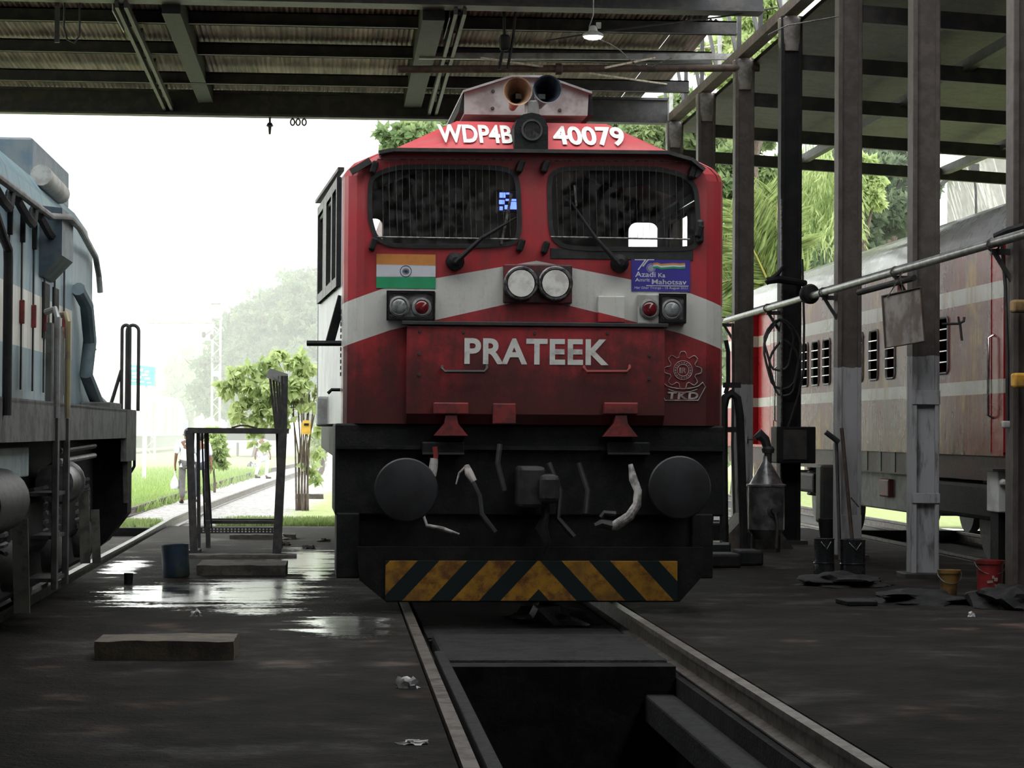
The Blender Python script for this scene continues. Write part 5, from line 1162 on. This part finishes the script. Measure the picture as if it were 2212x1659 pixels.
# ============================================================ PLANTS
def leaf_mesh(name, C, size, mt, parent, aspect=.55, droop=0.0, dirs=None):
    n = len(C); 
    d = dirs if dirs is not None else rng.normal(size=(n,3))
    if dirs is None: d[:,2] -= droop
    d = d/np.linalg.norm(d, axis=1)[:,None]
    u = rng.normal(size=(n,3)); sd = np.cross(d, u); sd /= np.linalg.norm(sd, axis=1)[:,None]; nn = np.cross(d, sd)
    s = size*rng.uniform(.6, 1.3, n)[:,None]
    V = np.empty((n,4,3)); V[:,0] = C; V[:,1] = C+d*s*.42+sd*s*aspect*.5+nn*s*.10; V[:,2] = C+d*s; V[:,3] = C+d*s*.42-sd*s*aspect*.5+nn*s*.10
    V = V.reshape(-1,3)
    root = parent
    if parent is not None:
        while root.parent is not None: root = root.parent
        V = V-np.array(root.location)
    me = bpy.data.meshes.new(name); idx = np.arange(n)*4
    tris = np.stack([idx, idx+1, idx+2, idx, idx+2, idx+3], 1).reshape(-1)
    me.vertices.add(len(V)); me.vertices.foreach_set('co', V.reshape(-1).astype('f'))
    me.loops.add(len(tris)); me.loops.foreach_set('vertex_index', tris.astype('i'))
    k = len(tris)//3; me.polygons.add(k); me.polygons.foreach_set('loop_start', (np.arange(k)*3).astype('i'))
    me.update(calc_edges=True); me.materials.append(mt)
    o = bpy.data.objects.new(name, me); COL.objects.link(o)
    if parent is not None: o.parent = parent
    return o
def blob_pts(blobs, n):
    w_ = np.array([b[3]**2 for b in blobs]); w_ /= w_.sum(); out = []
    sub = []
    for b, q in zip(blobs, w_):
        k = max(4, int(28*b[3]**1.2)) 
        for _ in range(k):
            v = rng.normal(size=3); v /= np.linalg.norm(v); sub.append((np.array(b[:3])+v*b[3]*rng.uniform(.45,1.0)*np.array([1,1,.85]), b[3]*rng.uniform(.18,.34)))
    wq = np.array([s[1]**2 for s in sub]); wq /= wq.sum(); ks = rng.multinomial(n, wq)
    for (c, r_), k in zip(sub, ks):
        v = rng.normal(size=(k,3)); v /= np.linalg.norm(v, axis=1)[:,None]; out.append(c+v*r_*rng.uniform(.5,1.05,(k,1))*np.array([1.15,1.15,.8]))
    return np.concatenate(out)
def tree(name, base, blobs, n, size, mt, label, trunk_r=.18, cat='tree', group=None, droop=.5, aspect=.55):
    t = thing(name, base, label, cat, group); b0 = Vector(base)
    cx = sum((Vector(b[:3]) for b in blobs), Vector((0,0,0)))/len(blobs)
    fork = b0.lerp(Vector((cx.x, cx.y, max(b0.z+.5, min(b[2]-b[3] for b in blobs)))), .85)
    mb = MB(); mb.tube([b0, b0.lerp(fork,.5)+Vector((.06,0,0))*trunk_r*8, fork], [trunk_r*1.25, trunk_r, trunk_r*.8], 10); mb.build('trunk', bark, t, True)
    for b in blobs:
        e = Vector(b[:3]); mid = fork.lerp(e, .5)+Vector((0,0,.1*b[3])); mb = MB(); mb.tube([fork, mid, e], [trunk_r*.6, trunk_r*.4, trunk_r*.15], 7); mb.build('branch', bark, t, True)
    leaf_mesh('foliage', blob_pts(blobs, n), size, mt, t, droop=droop, aspect=aspect)
    return t
def B(px, py, Y, pr):   # blob from a photo point and a pixel radius at depth Y
    p = at(px, py, Y); return (p.x, p.y, p.z, pr*Y/F)
GT = 'trees behind the coach'
def tb(px, Y): p = at(px, 900, Y); return (p.x, Y, -.3)
tree('broadleaf_tree', tb(1930, 68), [B(1900,455,68,60),B(1955,390,70,62),B(1960,470,68,50),B(1920,300,72,60),B(1880,380,66,50),B(1850,480,67,60),B(1940,330,72,70),B(1830,330,72,60)], 30000, .30, leaf_dark, 'dense dark green tree behind the coach roof, left of the white building', .28, group=GT)
tree('broadleaf_tree', tb(1850, 60), [B(1868,390,60,38),B(1890,420,60,30),B(1860,350,60,25),B(1840,440,60,30)], 5000, .26, leaf_bright, 'small bright yellow-green crown in front of the dense dark tree', .12, group=GT)
tree('broadleaf_tree', tb(1600, 62), [B(1640,370,62,60),B(1590,350,62,50),B(1560,420,62,50),B(1660,450,63,60),B(1540,300,64,50),B(1700,380,64,50),B(1630,280,64,60),B(1600,500,66,70),B(1680,540,66,60)], 24000, .28, leaf_mid, 'mid green tree right of the locomotive cab, behind the palm', .25, group=GT)
tree('broadleaf_tree', tb(1300, 64), [B(1410,290,64,60),B(1480,250,64,60),B(1330,280,66,60),B(1250,300,66,60),B(1100,310,66,60),B(980,300,64,55),B(900,285,62,50),B(850,300,62,35),B(1480,330,66,50)], 24000, .28, leaf_mid, 'wide green tree whose crown shows over both roof shoulders of the locomotive', .3, group=GT)
tree('broadleaf_tree', tb(1650, 58), [B(1620,80,56,70),B(1580,170,58,60),B(1660,20,56,60),B(1540,120,60,50),B(1700,120,60,60)], 9000, .24, leaf_bright, 'tall pale green crown seen through the gap of the valley truss', .2, group=GT)
tree('broadleaf_tree', tb(1760, 74), [B(1760,560,74,90),B(1640,600,74,90),B(1860,560,74,90),B(1760,440,76,90),B(1580,560,74,60)], 18000, .34, leaf_dark, 'dark green tree low behind the coach, between palm and bamboo', .25, group=GT)
tree('broadleaf_tree', tb(1620, 80), [B(1590,760,80,80),B(1570,900,80,60),B(1590,660,80,70),B(1600,980,80,40)], 8000, .34, leaf_mid, 'leafy shrub tree low behind the far end of the coach', .2, group=GT)
# bamboo
t = thing('bamboo_clump', tb(1790, 55), 'drooping light green bamboo between the black column and the white-footed column', 'bamboo')
C = []; Dd = []
for k in range(150):
    x0 = rng.uniform(1725, 1840); y0 = rng.uniform(300, 440); p = np.array(at(x0, y0, 55+rng.uniform(-1.5,1.5))); L = rng.uniform(.5, 1.5); dx = rng.normal(0, .25)
    for q in range(26):
        s = q/26*L; C.append(p+np.array([dx*s+rng.normal(0,.05), rng.normal(0,.05), -s])); Dd.append([dx+rng.normal(0,.35), rng.normal(0,.35), -1.0])
leaf_mesh('foliage', np.array(C), .26, leaf_bright, t, aspect=.14, dirs=np.array(Dd))
for k in range(7):
    b = Vector(tb(1760+k*9, 55)); tp = at(1740+k*16, 290+10*(k%3), 55); mb = MB(); mb.tube([b, b.lerp(tp,.6)+Vector((0,0,.4)), tp], [.04,.03,.012], 7); mb.build('culm', leaf_mid, t, True)
# palm
pc = at(1672, 640, 50); t = thing('coconut_palm', (pc.x, pc.y, -.3), 'low bright coconut palm with feathery fronds right of the locomotive cab', 'palm tree')
mb = MB(); mb.tube([(pc.x,pc.y,-.3),(pc.x+.1,pc.y,pc.z*.5),pc], [.16,.13,.12], 10); mb.build('trunk', bark, t, True)
for k, (tx, ty) in enumerate(((1640,415),(1600,440),(1560,520),(1680,430),(1560,610),(1700,470),(1720,520),(1575,460),(1655,500),(1590,690),(1740,600),(1620,470))):
    tp = at(tx, ty, 50+rng.uniform(-1,1)); mid = pc.lerp(tp, .55)+Vector((0,0,.35)); pts = []
    for i in range(14):
        s = i/13; a = pc.lerp(mid, s); b = mid.lerp(tp, s); pts.append(a.lerp(b, s))
    mb = MB(); mb.tube(pts, [.028*(1-.8*i/13) for i in range(14)], 6); fr_ = mb.build('frond', simple('rachis', (.42,.38,.10), None) if k == 0 else bpy.data.materials['rachis'], t, True)
    C = []; Dd = []
    ax = (tp-pc).normalized()
    for i in range(64):
        s = .12+.88*i/64; f_ = s*13; i0 = min(12, int(f_)); p = pts[i0].lerp(pts[i0+1], f_-i0)
        for sg in (-1, 1):
            side = ax.cross(Vector((0,1,0))).normalized()*sg
            d = (ax*.75+side*.75+Vector((0, rng.normal(0,.12), -.10))); C.append(p); Dd.append(d)
    leaf_mesh('leaflets', np.array([tuple(c) for c in C]), .62, leaf_palm, fr_, aspect=.07, dirs=np.array([tuple(d) for d in Dd]))
# far trees on the left
GF = 'pale trees far across the yard'
tree('broadleaf_tree', tb(560, 150), [B(560,740,150,95),B(500,800,150,80),B(620,700,152,95),B(620,800,148,90),B(540,850,146,70),B(470,850,150,60)], 26000, .55, leaf_dark, 'largest hazy rounded tree across the yard, left part', .4, group=GF)
tree('broadleaf_tree', tb(680, 140), [B(680,680,140,85),B(700,760,140,90),B(720,640,145,60),B(650,620,150,50),B(690,850,138,80)], 22000, .5, leaf_dark, 'hazy tree across the yard, just beside the locomotive cab', .4, group=GF)
tree('broadleaf_tree', tb(410, 190), [B(420,820,190,60),B(385,860,190,40),B(450,790,190,55),B(400,770,195,30)], 9000, .6, leaf_mid, 'palest far tree behind the lattice masts', .3, group=GF)
tree('broadleaf_tree', tb(690, 90), [B(700,950,90,30),B(720,930,90,40),B(680,985,90,18)], 5000, .25, leaf_bright, 'low pale bush beyond the yellow box, by the locomotive', .1, cat='bush')
tree('broadleaf_tree', tb(465, 64), [B(462,955,64,22),B(468,985,64,24),B(455,935,64,12)], 2600, .20, leaf_bright, 'small leafy bush by the track, left of the step stand opening', .03, cat='bush')
# the young tree by the shed
def gpt(px, py):
    p = gz(px, py, 0)
    for _ in range(12): p = gz(px, py, gh(p.y) if p.y > 34.5 else 0)
    return p
b0 = gpt(651, 1103); YT = b0.y
t = thing('young_tree', b0, 'young broad-leaved tree with several thin stems behind the step stand', 'tree')
for k in range(9):
    x0 = 640+k*3.2; y1 = 870-rng.uniform(0,60); tx = 620+k*9+rng.uniform(-12,12); a = Vector((at(x0,1100,YT).x, YT+rng.uniform(-.1,.1), b0.z)); e = at(tx, y1, YT+rng.uniform(-.3,.3)); m_ = a.lerp(e,.5); m_.x = a.x+(.04 if k%2 else -.03)
    mb = MB(); mb.tube([a, m_, e], [.022,.018,.010], 6); mb.build('stem', bark, t, True)
bl = [B(560,830,YT,48),B(520,800,YT,32),B(600,780,YT,34),B(625,850,YT,48),B(505,880,YT,28),B(580,890,YT,38),B(650,800,YT,42),B(690,860,YT,36),B(560,905,YT,24),B(690,970,YT,16),B(672,1010,YT,18),B(700,930,YT,16),B(545,960,YT,12),B(680,1035,YT,9),B(530,900,YT,22),B(605,760,YT,18),B(500,830,YT,26),B(545,930,YT,16),B(575,960,YT,11),B(610,900,YT,26)]
for q in bl[:9:2]:
    mb = MB(); mb.tube([at(650,880,YT), Vector(q[:3])], [.012,.006], 5); mb.build('branch', bark, t, True)
leaf_mesh('foliage', blob_pts(bl, 3400), .19, leaf_bright, t, aspect=.75, droop=1.6)
t2 = thing('yellow_box', at(661, 938, YT-.3), 'small yellow box fixed in the young tree', 'box')
a, b = at(651,938,YT-.3), at(671,913,YT-.3); mb = MB(); mb.bb(a.x, b.x, YT-.35, YT-.22, a.z, b.z); mb.bb(a.x+.03, b.x-.03, YT-.36, YT-.34, b.z-.04, b.z+.05); mb.build('box_body', simple('box_yellow', (.62,.38,.05), (.5,.28,.04)), t2)
mb = MB(); q = at(662,917,YT-.37); mb.box(q, (.10,.02,.05)); mb.build('box_mouth', black_grime, t2)
for s in (-1, 1):
    mb = MB(); mb.tube([(a.x+.08+.03*s, YT-.3, a.z), (a.x+.08+.08*s, YT-.3, a.z-.6), (a.x+.08+.04*s, YT-.3, b0.z)], .009, 5); mb.build('support_rod', bark, t2)
# grass
def grass(x0, x1, y0, y1, n, h, label, skew=0):
    X = rng.uniform(x0, x1, n); Yv = y0+(y1-y0)*rng.uniform(0, 1, n); X = X+skew*(Yv-y0)
    keep = np.sin(X*3.1+Yv*1.3)+np.sin(X*1.2-Yv*2.1)+rng.normal(0,.7,n) > -1.1; X = X[keep]; Yv = Yv[keep]; n = len(X)
    Z = np.array([gh(v) if v > 34.5 else 0 for v in Yv]); hh = h*rng.uniform(.4, 1.2, n); a = rng.uniform(0, 2*pi, n); wv = .012+.0002*Yv
    V = np.empty((n,3,3)); V[:,0] = np.stack([X-wv*np.cos(a), Yv-wv*np.sin(a), Z], 1); V[:,1] = np.stack([X+wv*np.cos(a), Yv+wv*np.sin(a), Z], 1)
    V[:,2] = np.stack([X+rng.normal(0,.35,n)*hh, Yv+rng.normal(0,.35,n)*hh, Z+hh], 1)
    mb = MB(); mb.v = [tuple(q) for q in V.reshape(-1,3)]; mb.f = [(3*i,3*i+1,3*i+2) for i in range(n)]
    return tag(mb.build('grass', grass_m, fix=False), label, 'grass', None, 'stuff')
grass(-1.75, .5, 34.7, 39.6, 9000, .15, 'bright short grass strip behind the step stand', .03)
grass(-3.9, -2.75, 34.7, 38.2, 3000, .12, 'grass between the blue locomotive and the curving rail')
grass(-9, -4.2, 42, 58, 14000, .22, 'bright grass bank left of the curving track', .04)
grass(-11, -3.6, 58, 95, 10000, .30, 'far grass beyond the walkers', .03)
grass(3.4, 5.6, 35.5, 60, 6000, .25, 'grass seen between the locomotive and the columns')
grass(1.2, 4, 60, 75, 1500, .4, 'tall grass far behind the locomotive')
rk = block(632, 705, 1078, .4, .12, concrete_d, 'grey rock beside the young tree, by the locomotive', name='rock'); g_ = gpt(668, 1078); rk.location = (g_.x, g_.y+.2, g_.z)

# ============================================================ YARD
haze_white = simple('mast_white', (.40,.40,.39), (.30,.30,.29), .6)
def lattice(px, Y, wpx, ytop, label, mt=haze_white):
    x0 = at(px-wpx/2, 900, Y).x; x1 = at(px+wpx/2, 900, Y).x; zt = at(px, ytop, Y).z; t = thing('lattice_mast', ((x0+x1)/2, Y, -.3), label, 'mast', 'overhead line masts across the yard')
    for x in (x0, x1):
        mb = MB(); mb.bb(x-.06, x+.06, Y-.08, Y+.08, -.3, zt); mb.build('mast_leg', mt, t)
    z = 0; k = 0; mb = MB(); wv = x1-x0
    while z+wv < zt: mb.beam((x0 if k%2 else x1, Y-.08, z), (x1 if k%2 else x0, Y-.08, z+wv), .05, .03, (0,1,0)); z += wv; k += 1
    mb.build('lacing', mt, t); return t, zt
m1, z1_ = lattice(325, 121, 19, 560, 'leftmost tall lattice mast, carrying the cyan signboard')
m2, z2_ = lattice(466, 121, 17, 650, 'lattice mast with crossarms, right of the walkers')
m3, z3_ = lattice(427, 165, 11, 735, 'pale lattice mast standing before the far train')
m4, z4_ = lattice(396, 205, 9, 803, 'shortest pale mast behind the train roof')
for (x0, x1, y) in ((456,477,657),(458,476,690),(458,476,772),(458,476,781)):
    a = at(x0, y, 121); b = at(x1, y, 121); mb = MB(); mb.beam((a.x,120.8,a.z), (b.x,120.8,b.z), .08, .10); mb.build('crossarm', simple('arm_grey', (.2,.2,.2)), m2)
mb = MB(); a = at(458,813,120.7); b = at(475,806,120.7); mb.bb(a.x, b.x, 120.6, 120.7, a.z, b.z+.1); mb.build('number_board', simple('board_cyan', (.25,.55,.65), (.55,.6,.6)), m2)
mb = MB(); mb.tube([at(316,697,121.3), at(458,697,121.3)], .07, 8); tag(mb.build('portal_beam', haze_white), 'thin horizontal overhead line beam between two lattice masts', 'beam')
for (px, py) in ((440,730),(441,797),(458,735)):
    a = at(px, py, 121); mb = MB(); mb.lathe(a, (0,0,1), [(0,.02),(.05,.10),(.15,.12),(.3,.1),(.35,.02)], 10); mb.tube([(a.x,a.y,a.z+.1), (at(462,900,121).x,121,a.z+.5)], .03, 6)
    mb.build('insulator', simple('ins_brown', (.12,.10,.1)), m2, True)
# signboard
q = [at(275,832,120.8), at(333,834,120.8), at(335,793,120.8), at(278,787,120.8)]
t = thing('signboard', sum(q, Vector((0,0,0)))/4, 'cyan signboard with white lettering on the leftmost lattice mast', 'sign')
cy = simple('sign_cyan', (.02,.42,.50), (.02,.38,.47), .5)
mb = MB(); dn = Vector((0,.06,0)); mb.add(q+[v+dn for v in q], [(0,1,2,3),(7,6,5,4),(0,4,5,1),(1,5,6,2),(2,6,7,3),(3,7,4,0)]); mb.build('sign_panel', cy, t)
for (px, py, w_, h_) in ((288,797,10,5),(302,800,14,6),(317,803,10,5),(292,807,16,5),(313,810,14,5),(296,815,20,6),(318,818,12,5),(288,823,12,3),(305,825,14,3),(322,827,10,3)):
    a = at(px-w_/2, py+h_/2, 120.74); b = at(px+w_/2, py-h_/2, 120.74); mb = MB(); mb.bb(a.x, b.x, 120.72, 120.80, a.z, b.z, .03); mb.build('sign_lettering', flagwhite, t)
# white post by the grass
a = gpt(311, 1042); mb = MB(); mb.bb(a.x-.06, a.x+.06, a.y-.06, a.y+.06, a.z, at(311,925,a.y).z); tag(mb.build('marker_post', flagwhite), 'slim white post in the grass right of the blue locomotive end', 'post')
# trains far away
def far_coach(xa, ya, xb, yb_, mt, label, doors):
    t = thing('passenger_coach', ((xa+xb)/2, (ya+yb_)/2, -.3), label, 'railway coach', 'coaches of the far train'); W_ = 3.1
    def P(s, o, z): return (xa+(xb-xa)*s-o, ya+(yb_-ya)*s, z)
    prof = [(0,.95),(0,3.2),(.15,3.6),(.6,3.95),(1.55,4.05),(2.5,3.95),(2.95,3.6),(3.1,3.2),(3.1,.95)]
    mb = MB(); mb.loft([[P(s, o, z) for o, z in prof] for s in (0, 1)], closed=True, cap0=True, cap1=True); mb.build('coach_body', mt, t)
    mb = MB(); mb.loft([[P(s, o, z) for o, z in ((.2,.1),(.2,.95),(2.9,.95),(2.9,.1))] for s in (.03, .97)], closed=True, cap0=True, cap1=True); mb.build('undergear', dark_steel, t)
    for (s0_, s1_, za, zb, m_) in doors:
        mb = MB(); mb.add([P(s0_,-.02,za),P(s1_,-.02,za),P(s1_,-.02,zb),P(s0_,-.02,zb),P(s0_,.1,za),P(s1_,.1,za),P(s1_,.1,zb),P(s0_,.1,zb)], [(0,1,2,3),(7,6,5,4),(0,4,5,1),(1,5,6,2),(2,6,7,3),(3,7,4,0)]); mb.build('door' if za < 1.5 else 'window', m_, t)
cg = simple('train_dark', (.10,.08,.08)); cb_ = simple('train_blue', (.10,.35,.50))
far_coach(-12.7, 163, -11.9, 198, haze_white, 'pale far coach seen between the lattice masts', [(.02,.09,1.1,3.1,simple('train_brown',(.15,.08,.07))),(.27,.32,1.1,3.2,cg),(.45,.50,1.1,3.2,cg),(.55,.58,1.1,3.2,cg),(.60,.88,1.55,1.9,cb_)])
far_coach(-11.9, 199, -11.5, 228, simple('train_red', (.50,.08,.08), (.42,.10,.10)), 'reddish far coach behind the pale far coach', [(.25,.6,1.8,2.9,cg),(.7,.9,1.8,2.9,cg),(.0,1.0,3.1,3.25,haze_white)])
WY = 148; wx = at(541, 900, WY).x; t = thing('goods_wagon', (wx, WY, -.3), 'dark wagon end half hidden behind the young tree leaves', 'wagon')
mb = MB(); mb.bb(wx-1.6, wx+1.6, WY, WY+9, .75, 1.25, .05); mb.build('wagon_frame', black_grime, t)
mb = MB(); mb.bb(wx-1.5, wx+1.5, WY+.1, WY+9, 1.25, 3.7, .05); mb.build('wagon_body', haze_white, t)
mb = MB(); mb.bb(wx+1.0, wx+1.5, WY-.0, WY+.1, 1.3, 2.1); mb.build('wagon_panel', red_small, t)
for s in (-1, 1):
    mb = MB(); mb.lathe((wx+s*.84-.07, WY+1.3, .17), (1,0,0), [(0,.46),(.14,.45)], 20); mb.build('wheel', black_grime, t)
    mb = MB(); mb.lathe((wx+s*.95, WY, 1.0), (0,-1,0), [(0,.08),(.4,.08),(.41,.22),(.45,.22)], 16); mb.build('buffer', black_grime, t)
# white building far right
bx0 = at(2046, 400, 62).x; t = thing('white_building', (bx0+5, 66, -.3), 'white gabled building beyond the coach at upper right', 'building')
zt = at(2130, 345, 62).z
mb = MB(); mb.prism([(bx0,-.3),(bx0+14,-.3),(bx0+14,zt+1.0),(bx0+1.6,zt+.8),(bx0,at(2046,392,62).z)], lambda u, v, t_: (u+(t_-62)*.27, t_, v), 62, 66); mb.build('wall', simple('building_white', (.75,.74,.70), (.68,.66,.62), .8), t)
mb = MB(); mb.beam((bx0-.25, 61.9, at(2044,402,62).z), (bx0+1.7, 61.9, zt+.95), .35, .12); mb.beam((bx0+1.6, 61.9, zt+.9), (bx0+14, 61.9, zt+1.1), .35, .12); mb.build('roof_edge', dark_steel, t)
mb = MB(); mb.tube([at(2100,360,50), at(2108,410,50)], .03, 6); mb.bb(at(2104,0,50).x-.08, at(2104,0,50).x+.1, 49.9, 50.1, at(2104,374,50).z, at(2104,360,50).z+.05)
mb.tube([at(2098,345,50), at(2100,362,50)], .03, 6); mb.tube([at(2108,410,50), Vector((at(2108,410,50).x+.1,50,-.3))], .03, 6); tag(mb.build('bird_spike_pole', dark_steel), 'thin dark pole with a small box in front of the white building', 'pole')

# ============================================================ PEOPLE
def skin_obj(name, V, E_, Rr, mt, parent, sub=1):
    me = bpy.data.meshes.new(name); me.from_pydata([tuple(v) for v in V], E_, []); o = bpy.data.objects.new(name, me); COL.objects.link(o); o.parent = parent
    sm_ = o.modifiers.new('skin', 'SKIN'); sm_.use_smooth_shade = True; ss = o.modifiers.new('sub', 'SUBSURF'); ss.levels = sub; ss.render_levels = sub
    if not me.skin_vertices: me.skin_vertices.new(name='')
    for i, q in enumerate(Rr): me.skin_vertices[0].data[i].radius = (q, q) if not isinstance(q, tuple) else q; me.skin_vertices[0].data[i].use_root = (i == 0)
    me.materials.append(mt); return o
def person(base, h, yaw, stride, arm_l, arm_r, shirt, trousers, label, bag=None, long=False):
    t = thing('person', base, label, 'person', rz=yaw, local=True); k = h/1.7
    def v(x, y, z): return (x*k, y*k, z*k)
    s = stride
    V = [v(0,0,.95), v(0,0,1.15), v(0,.01,1.38), v(0,.0,1.47), v(0,-.02,1.56), v(0,-.03,1.63),
         v(-.10,0,.90), v(-.11,-s*.6,.50), v(-.11,-s*.5+.06,.09), v(-.115,-s*.5-.12,.03),
         v(.10,0,.90), v(.11,s*.4,.50), v(.11,s*1.1,.12), v(.115,s*1.0-.14,.05),
         v(-.18,0,1.38), v(-.24,.0+arm_l*.3,1.12), v(-.26,arm_l,.90), v(-.26,arm_l*1.1,.82),
         v(.18,0,1.38), v(.24,.0+arm_r*.3,1.12), v(.26,arm_r,.90), v(.26,arm_r*1.1,.82)]
    E_ = [(0,1),(1,2),(2,3),(3,4),(4,5),(0,6),(6,7),(7,8),(8,9),(0,10),(10,11),(11,12),(12,13),(2,14),(14,15),(15,16),(16,17),(2,18),(18,19),(19,20),(20,21)]
    Rr = [(.14*k,.10*k),(.13*k,.10*k),(.15*k,.10*k),.055*k,.085*k,.075*k,.08*k,.055*k,.04*k,.035*k,.08*k,.055*k,.04*k,.035*k,.055*k,.042*k,.028*k,.025*k,.055*k,.042*k,.028*k,.025*k]
    for sgn, hb in ((-1, 17), (1, 21)):
        hx, hy, hz = V[hb]
        for f, (dy, L) in enumerate(((-.03,.075),(-.01,.085),(.01,.08),(.028,.065))):
            i = len(V); V += [(hx, hy+dy*k*.7, hz-.04*k), (hx-sgn*.008*k, hy+dy*k, hz-(.04+L*.55)*k), (hx-sgn*.022*k, hy+dy*k-.01, hz-(.04+L)*k)]; E_ += [(hb,i),(i,i+1),(i+1,i+2)]; Rr += [.011*k,.009*k,.007*k]
        i = len(V); V += [(hx-sgn*.02*k, hy-.035*k, hz-.03*k), (hx-sgn*.03*k, hy-.05*k, hz-.07*k)]; E_ += [(hb,i),(i,i+1)]; Rr += [.011*k,.009*k]
    body = skin_obj('body', V, E_, Rr, skin_m, t)
    sh = [v(0,0,.98), v(0,0,1.15), v(0,.01,1.38), v(0,0,1.47), v(-.18,0,1.385), v(-.22,arm_l*.2,1.20), v(-.235,arm_l*.32,1.12), v(.18,0,1.385), v(.22,arm_r*.2,1.20), v(.235,arm_r*.32,1.12), v(0,0,.86 if not long else .60)]
    skin_obj('shirt', sh, [(0,1),(1,2),(2,3),(2,4),(4,5),(5,6),(2,7),(7,8),(8,9),(0,10)], [(.175*k,.125*k),(.165*k,.12*k),(.175*k,.12*k),.065*k,.075*k,.068*k,.065*k,.075*k,.068*k,.065*k,(.18*k,.13*k)], shirt, t)
    tr = [v(0,0,.93)]+[V[i] for i in (6,7,8,10,11,12)]; tr = [tuple(q) for q in tr]
    skin_obj('trousers', tr, [(0,1),(1,2),(2,3),(0,4),(4,5),(5,6)], [(.155*k,.115*k),.10*k,.078*k,.068*k,.10*k,.078*k,.068*k], trousers, t)
    mb = MB(); mb.lathe(v(0,.005,1.57), (0,.12,1), [(-.08,.0),(-.07,.05),(-.02,.088),(.05,.095),(.10,.075),(.135,.03),(.14,0)], 16); mb.v = [(a*.85, b, c) for a, b, c in mb.v]; mb.build('hair', hair_m, t, True)
    mb = MB(); mb.lathe(v(-.082,-.02,1.56), (-1,0,0), [(0,.0),(.0,.022),(.012,.024),(.016,.01)], 8); mb.lathe(v(.082,-.02,1.56), (1,0,0), [(0,.0),(.0,.022),(.012,.024),(.016,.01)], 8); mb.build('ears', skin_m, t, True)
    mb = MB(); mb.lathe(v(0,-.115,1.55), (0,-.4,-1), [(-.03,.004),(0,.012),(.02,.016),(.025,.004)], 8); mb.build('nose', skin_m, t, True)
    for i in (9, 13):
        mb = MB(); q = Vector(V[i]); mb.box((q.x, q.y+.03, max(q.z-.0, .03)), (.085*k, .25*k, .06*k), None, .02); mb.build('shoe', black_grime, t)
    return t, [Vector(q) for q in V]
p1 = gpt(403, 1089); p2 = gpt(433, 1086); p3 = gpt(567, 1034)
hh = (1089-926)*p1.y/F
person(p1, min(1.75, hh), pi+.15, .12, .02, -.05, shirt_m, cloth_grey, 'person in white shirt and grey trousers walking away, holding a white plastic bag')
q = at(378, 1040, p1.y-.05); mb = MB(); mb.lathe((q.x, q.y, q.z-.18), (0,0,1), [(0,.02),(.01,.09),(.10,.11),(.22,.08),(.32,.02),(.42,.012)], 14); tag(mb.build('carrier_bag', shirt_m, None, True), 'white plastic carrier bag hanging from the left walker hand', 'bag')
person(p2, 1.66, pi-.1, .16, .04, -.04, simple('blue_white_shirt', (.60,.66,.85), (.5,.55,.75), .8), cloth_dark, 'person in pale blue shirt and dark trousers seen through the step stand legs')
person(p3, 1.62, pi*.8, .25, -.12, .12, shirt_m, cloth_white, 'person all in white crossing the track, carrying a dark bundle', long=True)
q = at(543, 1002, p3.y); lump((q.x, q.y, q.z-.1), .16, .14, .16, simple('bundle', (.10,.10,.11), (.4,.4,.4), .6, 0, 9), 'carried_bundle', 'dark and white bundle carried by the person in white', 'bundle', 77)

# ============================================================ haze over the yard
mb = MB(); mb.bb(-150, 150, 62, 400, -.5, 60)
hz = mb.build('haze', bpy.data.materials.new('haze'), fix=True); hz['kind'] = 'structure'
hm = bpy.data.materials['haze']; hm.use_nodes = True; hm.node_tree.nodes.clear()
vo = hm.node_tree.nodes.new('ShaderNodeOutputMaterial'); vs_ = hm.node_tree.nodes.new('ShaderNodeVolumeScatter'); vs_.inputs['Density'].default_value = HAZE; vs_.inputs['Color'].default_value = (1,1,1,1)
hm.node_tree.links.new(vs_.outputs[0], vo.inputs['Volume'])
